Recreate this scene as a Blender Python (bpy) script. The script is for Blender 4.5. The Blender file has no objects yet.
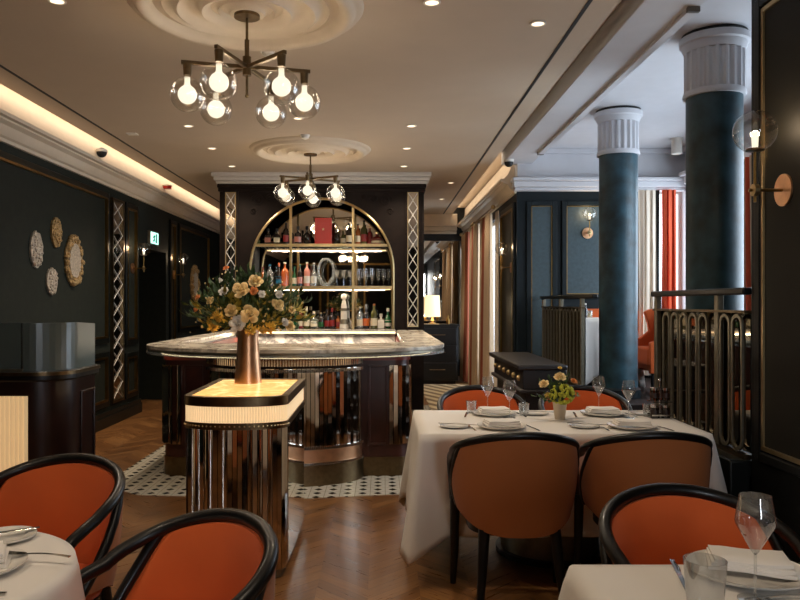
import bpy, bmesh, math, random
from mathutils import Vector, Matrix
PI = math.pi
R = math.radians
SC = bpy.context.scene
COL = SC.collection
random.seed(7)

# ------------------------------------------------------------------ camera, world, exposure
cam_d = bpy.data.cameras.new('camera')
cam = bpy.data.objects.new('camera', cam_d); COL.objects.link(cam)
cam.location = (0, 0, 1.45); cam.rotation_euler = (R(90), 0, 0)
cam_d.sensor_width = 36; cam_d.lens = 33.75
cam_d.shift_x = 0.0225; cam_d.shift_y = 0.00375
cam_d.clip_start = 0.05
SC.camera = cam
w = bpy.data.worlds.new('sky'); SC.world = w; w.use_nodes = True
w.node_tree.nodes['Background'].inputs[0].default_value = (0.80, 0.90, 1.0, 1)
w.node_tree.nodes['Background'].inputs[1].default_value = 2.2
SC.view_settings.view_transform = 'Standard'; SC.view_settings.look = 'None'
SC.view_settings.gamma = 1; SC.view_settings.exposure = 0.48
SC.view_settings.use_curve_mapping = False
try:
    SC.cycles.max_bounces = 10; SC.cycles.transparent_max_bounces = 24
    SC.cycles.caustics_reflective = False; SC.cycles.caustics_refractive = False
    SC.cycles.sample_clamp_indirect = 4; SC.cycles.blur_glossy = 0.5
    SC.cycles.use_denoising = True
except Exception: pass

def area_light(name, loc, rot, sx, sy, power, color):
    l = bpy.data.lights.new(name, 'AREA'); l.shape = 'RECTANGLE'; l.size = sx; l.size_y = sy
    l.energy = power; l.color = color
    o = bpy.data.objects.new(name, l); COL.objects.link(o); o.location = loc; o.rotation_euler = rot
    return o
def spot_light(name, loc, power, color, angle=100, blend=.8, rad=.04):
    l = bpy.data.lights.new(name, 'SPOT'); l.energy = power; l.color = color
    l.spot_size = R(angle); l.spot_blend = blend; l.shadow_soft_size = rad
    o = bpy.data.objects.new(name, l); COL.objects.link(o); o.location = loc
    return o
def point_light(name, loc, power, color, rad=.05, parent=None):
    l = bpy.data.lights.new(name, 'POINT'); l.energy = power; l.color = color; l.shadow_soft_size = rad
    o = bpy.data.objects.new(name, l); COL.objects.link(o); o.location = loc
    if parent: o.parent = parent
    return o
WARM = (1.0, .74, .48); WARM2 = (1.0, .83, .63); DAY = (.80, .90, 1.0)
# daylight entering by the windows (lights stand outside the panes)
area_light('daylight_side_window', (4.25, 6.9, 2.0), (0, R(90), 0), 2.2, 4.2, 130, DAY)
area_light('daylight_back_window', (3.42, 9.85, 2.0), (R(-90), 0, 0), .7, 2.0, 28, DAY)
area_light('daylight_curtained_window', (2.15, 11.5, 1.7), (0, R(90), 0), 2.4, 2.0, 30, DAY)
area_light('daylight_far_window', (2.15, 13.6, 1.7), (0, R(90), 0), 2.4, 1.8, 22, DAY)
area_light('added_rear_daylight', (1.6, -3.9, 1.8), (R(90), 0, 0), .7, 2.0, 60, (.95, .96, 1.0))  # added behind the camera to light the room from the front
# cove strips lying on top of the cornices
area_light('cove_light_left', (-3.095, 6.0, 3.275), (0, R(70), 0), .03, 17.5, 17, WARM2)
area_light('cove_light_right', (1.395, 12.1, 3.28), (0, R(-75), 0), .04, 5.4, 6, WARM2)
for x in (-1.92, .28):
    for y in (1.2, 4.35, 7.40, 8.47, 9.58, 12.5):
        spot_light('downlight_and_fill_spot', (x, y, 3.17), 62 if 7 < y < 9 else 42, WARM2, 125)  # nearest and farthest rows are added fill spots without fixtures
spot_light('downlight_and_fill_spot', (-.79, 7.09, 3.17), 90, WARM2, 130)
spot_light('downlight_and_fill_spot', (.975, 4.69, 3.17), 22, WARM2, 110)
for z, hw in ((2.205, .8), (1.635, .85)):
    area_light('shelf_strip_light', (-.81, 10.15, z), (R(12), 0, 0), 2*hw, .012, 3.0, WARM2)
for x, y in ((1.0, 10.9), (1.0, 12.6)):
    spot_light('downlight_and_fill_spot', (x, y, 3.17), 40, WARM2, 110)  # added spots that brighten the far beige curtains
area_light('back_bar_front_light', (-.81, 9.22, 1.065), (R(-20), 0, 0), 1.9, .03, 9, WARM2)

# ------------------------------------------------------------------ materials
def _mat(name):
    m = bpy.data.materials.new(name); m.use_nodes = True
    nt = m.node_tree; b = nt.nodes['Principled BSDF']
    return m, nt, b
def hexc(r, g, b):
    f = lambda c: ((c/255+.055)/1.055)**2.4 if c/255 > .04045 else c/255/12.92
    return (f(r), f(g), f(b), 1)
def pm(name, rgb, rough=.5, metal=0, var=.12, scale=8, bump=0, bscale=60, coat=0, emis=None, estr=0, spec=None, sheen=0):
    m, nt, b = _mat(name); N = nt.nodes; L = nt.links
    c = hexc(*rgb)
    tc = N.new('ShaderNodeTexCoord')
    if var:
        no = N.new('ShaderNodeTexNoise'); no.inputs['Scale'].default_value = scale; no.inputs['Detail'].default_value = 4
        L.new(tc.outputs['Object'], no.inputs['Vector'])
        mx = N.new('ShaderNodeMix'); mx.data_type = 'RGBA'
        mx.inputs[6].default_value = (c[0]*(1-var), c[1]*(1-var), c[2]*(1-var), 1)
        mx.inputs[7].default_value = (min(1, c[0]*(1+var)), min(1, c[1]*(1+var)), min(1, c[2]*(1+var)), 1)
        mr_ = N.new('ShaderNodeMapRange'); mr_.inputs[1].default_value = .32; mr_.inputs[2].default_value = .68
        L.new(no.outputs['Fac'], mr_.inputs[0]); L.new(mr_.outputs[0], mx.inputs[0]); L.new(mx.outputs[2], b.inputs['Base Color'])
    else: b.inputs['Base Color'].default_value = c
    b.inputs['Roughness'].default_value = rough; b.inputs['Metallic'].default_value = metal
    if spec is not None: b.inputs['Specular IOR Level'].default_value = spec
    if coat: b.inputs['Coat Weight'].default_value = coat; b.inputs['Coat Roughness'].default_value = .1
    if sheen: b.inputs['Sheen Weight'].default_value = sheen
    if bump:
        n2 = N.new('ShaderNodeTexNoise'); n2.inputs['Scale'].default_value = bscale; n2.inputs['Detail'].default_value = 3
        L.new(tc.outputs['Object'], n2.inputs['Vector'])
        bp = N.new('ShaderNodeBump'); bp.inputs['Strength'].default_value = bump; bp.inputs['Distance'].default_value = .004
        L.new(n2.outputs['Fac'], bp.inputs['Height']); L.new(bp.outputs['Normal'], b.inputs['Normal'])
    if emis:
        b.inputs['Emission Color'].default_value = hexc(*emis); b.inputs['Emission Strength'].default_value = estr
    return m
def glassmat(name, tint=(1, 1, 1), edge=.75, base=.05, rough=.02, body=0, bodycol=(1, 1, 1)):
    m = bpy.data.materials.new(name); m.use_nodes = True
    nt = m.node_tree; N = nt.nodes; L = nt.links; N.clear()
    o = N.new('ShaderNodeOutputMaterial'); t = N.new('ShaderNodeBsdfTransparent'); g = N.new('ShaderNodeBsdfGlossy')
    t.inputs[0].default_value = (*tint, 1); g.inputs['Roughness'].default_value = rough
    lw = N.new('ShaderNodeLayerWeight'); lw.inputs[0].default_value = .25
    mr = N.new('ShaderNodeMapRange'); mr.inputs[3].default_value = base; mr.inputs[4].default_value = edge
    L.new(lw.outputs['Facing'], mr.inputs[0])
    mx = N.new('ShaderNodeMixShader'); L.new(mr.outputs[0], mx.inputs[0]); L.new(t.outputs[0], mx.inputs[1]); L.new(g.outputs[0], mx.inputs[2])
    out = mx
    if body:
        d = N.new('ShaderNodeBsdfDiffuse'); d.inputs[0].default_value = (*bodycol, 1)
        m2 = N.new('ShaderNodeMixShader'); m2.inputs[0].default_value = body
        L.new(mx.outputs[0], m2.inputs[1]); L.new(d.outputs[0], m2.inputs[2]); out = m2
    L.new(out.outputs[0], o.inputs[0])
    return m
def emit(name, rgb, s):
    m, nt, b = _mat(name)
    b.inputs['Base Color'].default_value = hexc(*rgb)
    b.inputs['Emission Color'].default_value = hexc(*rgb); b.inputs['Emission Strength'].default_value = s
    b.inputs['Roughness'].default_value = .6
    return m
def math_node(N, L, op, a, b=None, c=None):
    n = N.new('ShaderNodeMath'); n.operation = op
    for i, v in enumerate((a, b, c)):
        if v is None: continue
        if isinstance(v, (int, float)): n.inputs[i].default_value = v
        else: L.new(v, n.inputs[i])
    return n.outputs[0]
def chevron_wood():
    m, nt, b = _mat('oak_chevron_parquet'); N = nt.nodes; L = nt.links
    tc = N.new('ShaderNodeTexCoord'); sp = N.new('ShaderNodeSeparateXYZ'); L.new(tc.outputs['Object'], sp.inputs[0])
    X, Y = sp.outputs[0], sp.outputs[1]
    W = .52
    u = math_node(N, L, 'DIVIDE', X, W)
    fu = math_node(N, L, 'FRACT', u)
    tri = math_node(N, L, 'ABSOLUTE', math_node(N, L, 'SUBTRACT', fu, .5))
    colid = math_node(N, L, 'FLOOR', math_node(N, L, 'MULTIPLY', u, 2))
    v = math_node(N, L, 'DIVIDE', math_node(N, L, 'ADD', Y, math_node(N, L, 'MULTIPLY', tri, W*1.0)), .115)
    pid = math_node(N, L, 'FLOOR', v); fv = math_node(N, L, 'FRACT', v)
    cmb = N.new('ShaderNodeCombineXYZ'); L.new(pid, cmb.inputs[0]); L.new(colid, cmb.inputs[1])
    wn = N.new('ShaderNodeTexWhiteNoise'); wn.noise_dimensions = '2D'; L.new(cmb.outputs[0], wn.inputs['Vector'])
    # grain stretched along each plank
    g = N.new('ShaderNodeCombineXYZ'); L.new(math_node(N, L, 'MULTIPLY', v, 2.2), g.inputs[0]); L.new(math_node(N, L, 'MULTIPLY', X, 2.5), g.inputs[1]); L.new(colid, g.inputs[2])
    no = N.new('ShaderNodeTexNoise'); no.inputs['Scale'].default_value = 2.2; no.inputs['Detail'].default_value = 6; no.inputs['Roughness'].default_value = .65
    L.new(g.outputs[0], no.inputs['Vector'])
    f = math_node(N, L, 'ADD', math_node(N, L, 'MULTIPLY', wn.outputs['Value'], .38), math_node(N, L, 'MULTIPLY', no.outputs['Fac'], .75))
    r = N.new('ShaderNodeValToRGB'); L.new(f, r.inputs[0])
    r.color_ramp.elements[0].position = .15; r.color_ramp.elements[0].color = hexc(80, 50, 26)
    r.color_ramp.elements[1].position = .95; r.color_ramp.elements[1].color = hexc(162, 116, 68)
    e = r.color_ramp.elements.new(.55); e.color = hexc(124, 82, 46)
    seam = math_node(N, L, 'MINIMUM', math_node(N, L, 'MINIMUM', fv, math_node(N, L, 'SUBTRACT', 1, fv)), 1)
    s1 = math_node(N, L, 'GREATER_THAN', seam, .012)
    mx = N.new('ShaderNodeMix'); mx.data_type = 'RGBA'; mx.inputs[6].default_value = hexc(46, 26, 14)
    L.new(s1, mx.inputs[0]); L.new(r.outputs[0], mx.inputs[7]); L.new(mx.outputs[2], b.inputs['Base Color'])
    L.new(math_node(N, L, 'ADD', math_node(N, L, 'MULTIPLY', no.outputs['Fac'], .2), .2), b.inputs['Roughness'])
    bp = N.new('ShaderNodeBump'); bp.inputs['Strength'].default_value = .15; bp.inputs['Distance'].default_value = .003
    L.new(math_node(N, L, 'ADD', seam, no.outputs['Fac']), bp.inputs['Height']); L.new(bp.outputs[0], b.inputs['Normal'])
    return m
def mosaic():
    m, nt, b = _mat('black_white_mosaic'); N = nt.nodes; L = nt.links
    tc = N.new('ShaderNodeTexCoord'); sp = N.new('ShaderNodeSeparateXYZ'); L.new(tc.outputs['Object'], sp.inputs[0])
    S = .115
    a = math_node(N, L, 'DIVIDE', sp.outputs[0], S); c = math_node(N, L, 'DIVIDE', sp.outputs[1], S)
    da = math_node(N, L, 'ABSOLUTE', math_node(N, L, 'SUBTRACT', math_node(N, L, 'FRACT', a), .5))
    dc = math_node(N, L, 'ABSOLUTE', math_node(N, L, 'SUBTRACT', math_node(N, L, 'FRACT', c), .5))
    dot = math_node(N, L, 'LESS_THAN', math_node(N, L, 'ADD', da, dc), .29)
    grout = math_node(N, L, 'GREATER_THAN', math_node(N, L, 'MAXIMUM', da, dc), .485)
    mx = N.new('ShaderNodeMix'); mx.data_type = 'RGBA'
    mx.inputs[6].default_value = hexc(214, 204, 184); mx.inputs[7].default_value = hexc(18, 17, 16)
    L.new(dot, mx.inputs[0])
    m2 = N.new('ShaderNodeMix'); m2.data_type = 'RGBA'; m2.inputs[7].default_value = hexc(130, 120, 105)
    L.new(grout, m2.inputs[0]); L.new(mx.outputs[2], m2.inputs[6]); L.new(m2.outputs[2], b.inputs['Base Color'])
    b.inputs['Roughness'].default_value = .25
    return m
def stripes(name, c1, c2, period, ang, rough=.9):
    m, nt, b = _mat(name); N = nt.nodes; L = nt.links
    tc = N.new('ShaderNodeTexCoord'); sp = N.new('ShaderNodeSeparateXYZ'); L.new(tc.outputs['Object'], sp.inputs[0])
    v = math_node(N, L, 'ADD', math_node(N, L, 'MULTIPLY', sp.outputs[0], math.cos(ang)/period), math_node(N, L, 'MULTIPLY', sp.outputs[1], math.sin(ang)/period))
    s = math_node(N, L, 'GREATER_THAN', math_node(N, L, 'FRACT', v), .5)
    mx = N.new('ShaderNodeMix'); mx.data_type = 'RGBA'; mx.inputs[6].default_value = hexc(*c1); mx.inputs[7].default_value = hexc(*c2)
    L.new(s, mx.inputs[0]); L.new(mx.outputs[2], b.inputs['Base Color']); b.inputs['Roughness'].default_value = rough
    return m
def marble(name, base, vein, scale=2.2, rough=.12, estr=0, warm=False):
    m, nt, b = _mat(name); N = nt.nodes; L = nt.links
    tc = N.new('ShaderNodeTexCoord')
    no = N.new('ShaderNodeTexNoise'); no.inputs['Scale'].default_value = scale; no.inputs['Detail'].default_value = 8; no.inputs['Roughness'].default_value = .6; no.inputs['Distortion'].default_value = 1.6
    L.new(tc.outputs['Object'], no.inputs['Vector'])
    v = math_node(N, L, 'ABSOLUTE', math_node(N, L, 'SUBTRACT', no.outputs['Fac'], .5))
    r = N.new('ShaderNodeValToRGB'); L.new(v, r.inputs[0])
    r.color_ramp.elements[0].position = 0; r.color_ramp.elements[0].color = hexc(*vein)
    r.color_ramp.elements[1].position = .09 if not warm else .22; r.color_ramp.elements[1].color = hexc(*base)
    L.new(r.outputs[0], b.inputs['Base Color']); b.inputs['Roughness'].default_value = rough
    if estr:
        L.new(r.outputs[0], b.inputs['Emission Color']); b.inputs['Emission Strength'].default_value = estr
    return m
def woven(name, rgb, var=.15, rough=.85):
    m, nt, b = _mat(name); N = nt.nodes; L = nt.links
    c = hexc(*rgb); tc = N.new('ShaderNodeTexCoord')
    no = N.new('ShaderNodeTexNoise'); no.inputs['Scale'].default_value = 5; no.inputs['Detail'].default_value = 3
    L.new(tc.outputs['Object'], no.inputs['Vector'])
    mx = N.new('ShaderNodeMix'); mx.data_type = 'RGBA'
    mx.inputs[6].default_value = (c[0]*(1-var), c[1]*(1-var), c[2]*(1-var), 1); mx.inputs[7].default_value = (c[0]*(1+var), c[1]*(1+var), c[2]*(1+var), 1)
    L.new(no.outputs['Fac'], mx.inputs[0]); L.new(mx.outputs[2], b.inputs['Base Color'])
    b.inputs['Roughness'].default_value = rough; b.inputs['Sheen Weight'].default_value = .08
    n2 = N.new('ShaderNodeTexNoise'); n2.inputs['Scale'].default_value = 420
    L.new(tc.outputs['Object'], n2.inputs['Vector'])
    bp = N.new('ShaderNodeBump'); bp.inputs['Strength'].default_value = .2; bp.inputs['Distance'].default_value = .001
    L.new(n2.outputs['Fac'], bp.inputs['Height']); L.new(bp.outputs[0], b.inputs['Normal'])
    return m

M = {}
M['floor'] = chevron_wood(); M['mosaic'] = mosaic()
M['ceiling'] = pm('ceiling_plaster', (196, 178, 156), .85, var=.02, scale=3)
M['plaster'] = pm('white_plaster', (206, 200, 192), .75, var=.03, scale=5)
M['cornice'] = pm('cornice_plaster', (206, 190, 168), .7, var=.03)
M['greywhite'] = pm('cool_white_plaster', (200, 200, 204), .75, var=.02)
M['wall_dark'] = pm('dark_green_wallcovering', (22, 27, 21), .7, spec=.25, var=.22, scale=14, bump=.3, bscale=120)
M['lacquer'] = pm('black_green_lacquer', (13, 16, 14), .35, var=.1, spec=.3)
M['blackwall'] = pm('near_black_lacquer', (9, 9, 7), .45, var=.1, spec=.25)
M['blackpanel'] = pm('dark_olive_panel', (17, 16, 10), .6, spec=.25, var=.15, scale=9)
M['bluewall'] = pm('dark_teal_paint', (5, 18, 22), .5, spec=.25, var=.1)
M['bluesilk'] = pm('blue_grey_silk_panel', (50, 66, 71), .55, var=.2, scale=25)
M['column'] = pm('mottled_blue_plaster', (36, 64, 74), .45, var=.5, scale=7, bump=.25, bscale=25)
M['brass'] = pm('aged_brass', (150, 118, 66), .3, 1, var=.15, scale=20)
M['bright_brass'] = pm('polished_brass', (204, 178, 130), .34, 1, var=.06, scale=20)
M['dbrass'] = pm('dark_brushed_bronze', (112, 94, 68), .32, 1, var=.15, scale=30)
M['copper'] = pm('brushed_copper', (214, 164, 124), .34, 1, var=.12, scale=14)
M['mahog'] = pm('dark_mahogany', (36, 17, 12), .3, var=.3, scale=10, coat=.3)
M['wenge'] = pm('dark_wenge_wood', (27, 17, 12), .6, spec=.2, var=.25, scale=12)
M['barwood'] = pm('reddish_mahogany', (62, 28, 20), .35, var=.25, scale=10, coat=.2)
M['chestwood'] = pm('blackened_wood', (22, 16, 14), .4, var=.25, scale=12)
M['burg'] = pm('burgundy_lacquer', (124, 52, 40), .35, var=.1)
M['blackwood'] = pm('black_stained_wood', (10, 9, 9), .36, var=.1, coat=.1, spec=.4)
M['orange'] = woven('burnt_orange_fabric', (204, 90, 32))
M['tan'] = woven('tan_brown_fabric', (166, 98, 50), .1)
M['cloth'] = woven('white_linen', (226, 220, 212), .03)
M['napkin'] = woven('white_napkin_cotton', (232, 226, 218), .02)
M['china'] = pm('white_glazed_china', (226, 222, 214), .15, var=.02)
M['steel'] = pm('polished_steel', (190, 188, 184), .15, 1, var=.04)
M['steeldark'] = pm('dark_polished_nickel', (132, 124, 106), .35, .75, var=.12, scale=25)
M['mirror'] = pm('silver_mirror', (225, 218, 205), .02, 1, var=0)
M['flute'] = pm('smoked_mirror_flutes', (205, 196, 184), .06, 1, var=.1, scale=8)
M['smoke'] = pm('smoked_mirror', (120, 112, 98), .03, 1, var=.05, scale=4)
M['marble'] = marble('grey_veined_marble', (206, 196, 178), (146, 134, 120), 1.5, .22)
M['wmarble'] = marble('white_veined_marble', (222, 216, 206), (120, 116, 114), 1.8, .2)
M['onyx'] = marble('backlit_honey_onyx', (255, 226, 160), (224, 160, 84), 3.2, .2, .95, True)
M['band'] = pm('frosted_glass_lit_from_within', (255, 226, 190), .35, var=.03, emis=(255, 216, 160), estr=.42)
M['creamlit'] = pm('ribbed_glass_lit_from_within', (230, 205, 160), .4, var=.05, emis=(255, 215, 160), estr=.26)
M['bulb'] = pm('glowing_opal_bulb', (60, 52, 44), .5, var=0, emis=(255, 240, 212), estr=1.0)
M['led'] = emit('glowing_led_strip', (255, 222, 176), 2.2)
M['dl'] = emit('downlight_lens', (255, 232, 200), 1.5)
M['glass'] = glassmat('clear_globe_glass', (.97, .96, .94), .6, .05)
M['wine'] = glassmat('clear_wine_glass', (.95, .96, .96), .95, .14, body=.03, bodycol=(.9, .92, .92))  # faint white diffuse painted in for reflections on the bowls
M['thick'] = glassmat('thick_clear_glass', (.86, .90, .88), .5, .12, body=.22, bodycol=(.7, .72, .7))
M['screen'] = glassmat('hammered_grey_glass', (.45, .52, .50), .5, .14, .3, body=.4, bodycol=(.20, .26, .25))
M['pane'] = glassmat('window_glass', (.96, .98, 1), .4, .04)
M['beige'] = woven('beige_curtain', (186, 160, 130), .1)
M['redc'] = woven('red_orange_curtain', (206, 84, 48), .1)
M['rust'] = woven('rust_curtain_band', (140, 70, 42), .1)
M['ivory'] = woven('ivory_curtain', (214, 200, 182), .05)
M['black'] = pm('matt_black', (8, 8, 8), .6, var=0)
M['grille'] = pm('grey_metal_grille', (110, 104, 96), .4, .6, var=.1)
M['whitep'] = pm('white_plastic', (222, 216, 206), .4, var=.02)
M['redp'] = pm('red_plastic', (196, 36, 28), .35, var=.03)
M['rug'] = stripes('striped_carpet', (196, 176, 140), (120, 98, 70), .22, R(25))
M['leaf'] = pm('dark_green_leaves', (62, 84, 44), .5, var=.5, scale=30)
M['leaf2'] = pm('yellow_leaves_onyx_glow', (160, 146, 60), .5, var=.4, scale=30)  # yellow leaf colour with the onyx top's glow mixed in
M['stem'] = pm('green_stem', (60, 70, 36), .6)
M['rose'] = pm('cream_rose_petals', (240, 212, 150), .6, var=.12, scale=30)
M['rosew'] = pm('white_rose_petals', (226, 222, 214), .6, var=.1, scale=30)
M['rosey'] = pm('yellow_petals', (236, 200, 96), .6, var=.2, scale=30)
M['roseo'] = pm('apricot_petals', (224, 140, 72), .6, var=.2, scale=30)
M['chart'] = pm('chartreuse_petals', (176, 178, 50), .6, var=.3, scale=60)
M['plate_a'] = pm('pearl_relief', (188, 176, 160), .35, .4, var=.4, scale=60, bump=.8, bscale=70)
M['plate_b'] = pm('gilt_relief', (168, 140, 96), .35, .5, var=.5, scale=60, bump=.8, bscale=70)
M['frost'] = pm('frosted_ribbed_vase', (206, 186, 156), .3, var=.1)
M['shade'] = pm('white_lamp_shade', (255, 236, 200), .8, var=.02, emis=(255, 225, 175), estr=.85)
M['exit'] = emit('exit_sign_face', (190, 255, 240), 1.3)
M['exitg'] = emit('exit_sign_pictogram', (20, 120, 90), .5)
M['pink'] = woven('dusty_pink_fabric', (176, 96, 92), .05)
M['sky'] = M['whitep']
M['sheer'] = glassmat('sheer_voile', (.9, .92, .95), .5, .3, .6, body=.6, bodycol=(.85, .87, .9))

# ------------------------------------------------------------------ mesh helper
class MB:
    def __init__(s): s.v = []; s.f = []
    def add(s, vs, fs, T=None):
        n = len(s.v)
        s.v += [tuple(T @ Vector(p)) if T is not None else tuple(p) for p in vs]
        s.f += [tuple(i+n for i in f) for f in fs]
        return s
    def box(s, x0, x1, y0, y1, z0, z1, T=None):
        v = [(x0,y0,z0),(x1,y0,z0),(x1,y1,z0),(x0,y1,z0),(x0,y0,z1),(x1,y0,z1),(x1,y1,z1),(x0,y1,z1)]
        return s.add(v, [(3,2,1,0),(4,5,6,7),(0,1,5,4),(1,2,6,5),(2,3,7,6),(3,0,4,7)], T)
    def lathe(s, prof, n=24, c=(0,0,0), T=None, close=False):
        vs = []; fs = []; m = len(prof)
        for i in range(n):
            a = 2*PI*i/n
            for r, z in prof: vs.append((c[0]+r*math.cos(a), c[1]+r*math.sin(a), c[2]+z))
        for i in range(n):
            j = (i+1) % n
            for k in range(m-1): fs.append((i*m+k, j*m+k, j*m+k+1, i*m+k+1))
            if close: fs.append((i*m+m-1, j*m+m-1, j*m, i*m))
        if not close:
            if prof[0][0] > 1e-5: fs.append(tuple(i*m for i in range(n-1, -1, -1)))
            if prof[-1][0] > 1e-5: fs.append(tuple(i*m+m-1 for i in range(n)))
        return s.add(vs, fs, T)
    def shell(s, prof, n=28, c=(0,0,0), T=None):        # open lathe, no caps
        vs = []; fs = []; m = len(prof)
        for i in range(n):
            a = 2*PI*i/n
            for r, z in prof: vs.append((c[0]+r*math.cos(a), c[1]+r*math.sin(a), c[2]+z))
        for i in range(n):
            j = (i+1) % n
            for k in range(m-1): fs.append((i*m+k, j*m+k, j*m+k+1, i*m+k+1))
        return s.add(vs, fs, T)
    def cyl(s, c, r, h, n=20, r2=None, T=None): return s.lathe([(r, 0), (r if r2 is None else r2, h)], n, c, T)
    def sphere(s, c, r, n=20, m=12, sz=1, T=None):
        pr = [(max(r*math.sin(PI*k/m), 1e-4 if k in (0, m) else 0), -r*sz*math.cos(PI*k/m)) for k in range(m+1)]
        return s.shell(pr, n, c, T)
    def tube(s, pts, r, n=10, closed=False, T=None):
        pts = [Vector(p) for p in pts]; k = len(pts)
        rr = r if isinstance(r, (list, tuple)) else [r]*k
        vs = []; fs = []; up = None
        for i, p in enumerate(pts):
            if closed: d = pts[(i+1) % k]-pts[i-1]
            else: d = pts[min(i+1, k-1)]-pts[max(i-1, 0)]
            d.normalize()
            if up is None:
                up = Vector((0, 0, 1)) if abs(d.z) < .9 else Vector((1, 0, 0))
            up = (up - d*up.dot(d)).normalized(); sd = d.cross(up)
            for j in range(n):
                a = 2*PI*j/n
                vs.append(p+(up*math.cos(a)+sd*math.sin(a))*rr[i])
        for i in range(k if closed else k-1):
            i2 = (i+1) % k
            for j in range(n):
                j2 = (j+1) % n
                fs.append((i*n+j, i*n+j2, i2*n+j2, i2*n+j))
        if not closed: fs.append(tuple(range(n-1, -1, -1))); fs.append(tuple((k-1)*n+j for j in range(n)))
        return s.add(vs, fs, T)
    def prism(s, poly, z0, z1, T=None):                 # polygon in xy, extruded in z
        n = len(poly)
        vs = [(x, y, z0) for x, y in poly]+[(x, y, z1) for x, y in poly]
        fs = [tuple(range(n-1, -1, -1)), tuple(range(n, 2*n))]+[(i, (i+1) % n, (i+1) % n+n, i+n) for i in range(n)]
        return s.add(vs, fs, T)
    def ring(s, outer, inner, z0, z1, T=None):          # same count outlines
        n = len(outer)
        vs = [(x, y, z0) for x, y in outer]+[(x, y, z1) for x, y in outer]+[(x, y, z0) for x, y in inner]+[(x, y, z1) for x, y in inner]
        fs = []
        for i in range(n):
            j = (i+1) % n
            fs += [(i, j, j+n, i+n), (j+2*n, i+2*n, i+3*n, j+3*n), (i+n, j+n, j+3*n, i+3*n), (j, i, i+2*n, j+2*n)]
        return s.add(vs, fs, T)
    def grid(s, fn, nu, nv, T=None, thick=None):
        """surface fn(u,v) u,v in 0..1 ; optional second surface fn2 closes a solid"""
        vs = [fn(i/nu, j/nv) for i in range(nu+1) for j in range(nv+1)]
        w_ = nv+1
        fs = [(i*w_+j, (i+1)*w_+j, (i+1)*w_+j+1, i*w_+j+1) for i in range(nu) for j in range(nv)]
        if thick:
            n = len(vs); vs += [thick(i/nu, j/nv) for i in range(nu+1) for j in range(nv+1)]
            fs += [(n+i*w_+j+1, n+(i+1)*w_+j+1, n+(i+1)*w_+j, n+i*w_+j) for i in range(nu) for j in range(nv)]
            for i in range(nu):
                fs += [(i*w_, n+i*w_, n+(i+1)*w_, (i+1)*w_), (i*w_+nv, (i+1)*w_+nv, n+(i+1)*w_+nv, n+i*w_+nv)]
            for j in range(nv):
                fs += [(j, j+1, n+j+1, n+j), (nu*w_+j+1, nu*w_+j, n+nu*w_+j, n+nu*w_+j+1)]
        return s.add(vs, fs, T)
    def build(s, name, m, parent=None, bevel=0, smooth=True, sharp=38):
        me = bpy.data.meshes.new(name)
        loc = Vector((0, 0, 0))
        if parent is None:
            xs = [p[0] for p in s.v]; ys = [p[1] for p in s.v]; zs = [p[2] for p in s.v]
            loc = Vector(((min(xs)+max(xs))/2, (min(ys)+max(ys))/2, min(zs)))
        else:
            q = parent
            while q: loc = loc + q.location; q = q.parent
        me.from_pydata([(p[0]-loc.x, p[1]-loc.y, p[2]-loc.z) for p in s.v], [], s.f)
        bm = bmesh.new(); bm.from_mesh(me)
        bmesh.ops.recalc_face_normals(bm, faces=bm.faces)
        if smooth:
            for f in bm.faces: f.smooth = True
            lim = R(sharp)
            for e in bm.edges:
                if len(e.link_faces) == 2 and e.calc_face_angle(0) > lim: e.smooth = False
        bm.to_mesh(me); bm.free()
        me.materials.append(m)
        o = bpy.data.objects.new(name, me); COL.objects.link(o)
        if parent is None: o.location = loc
        else: o.parent = parent
        if bevel:
            b = o.modifiers.new('edge', 'BEVEL'); b.width = bevel; b.segments = 2; b.limit_method = 'ANGLE'
        return o
def tag(o, label=None, cat=None, group=None, kind=None):
    if label: o['label'] = label
    if cat: o['category'] = cat
    if group: o['group'] = group
    if kind: o['kind'] = kind
    return o
def empty(name, loc, label=None, cat=None, group=None, rz=0, kind=None):
    o = bpy.data.objects.new(name, None); COL.objects.link(o); o.location = loc; o.rotation_euler.z = rz
    o.empty_display_size = .1
    return tag(o, label, cat, group, kind)
def copy_tree(o, loc=None, rz=None, label=None, group=None):
    c = o.copy(); COL.objects.link(c)
    for ch in list(o.children):
        d = ch.copy(); COL.objects.link(d); d.parent = c
        for g in list(ch.children):
            e = g.copy(); COL.objects.link(e); e.parent = d
    if loc is not None: c.location = loc
    if rz is not None: c.rotation_euler.z = rz
    if label: c['label'] = label
    if group: c['group'] = group
    return c
def struct(name, mb, m, parent=None, **k):
    o = mb.build(name, m, parent, **k)
    if parent is None: o['kind'] = 'structure'
    return o
def part(name, mb, m, parent, label=None, **k):
    o = mb.build(name, m, parent, **k)
    if label: o['label'] = label
    return o
def Tm(loc=(0,0,0), rx=0, ry=0, rz=0, sc=1):
    return Matrix.Translation(loc) @ Matrix.Rotation(rz, 4, 'Z') @ Matrix.Rotation(ry, 4, 'Y') @ Matrix.Rotation(rx, 4, 'X') @ Matrix.Scale(sc, 4)

# ------------------------------------------------------------------ the room
LX, RX = -3.24, 1.68          # main walls
H = 3.2
fl = struct('floor', MB().box(-4.2, 1.98, -4, 15.1, -.1, 0), M['floor'])
# mosaic border round the bar
mo = [(-2.22, 5.95), (-1.85, 5.66), (-1.3, 5.60), (-.8, 5.52), (-.3, 5.60), (.25, 5.70), (.62, 5.98), (.66, 10.6), (-2.22, 10.6)]
struct('floor_mosaic', MB().prism(mo, 0, .004), M['mosaic'], smooth=False)
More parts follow.
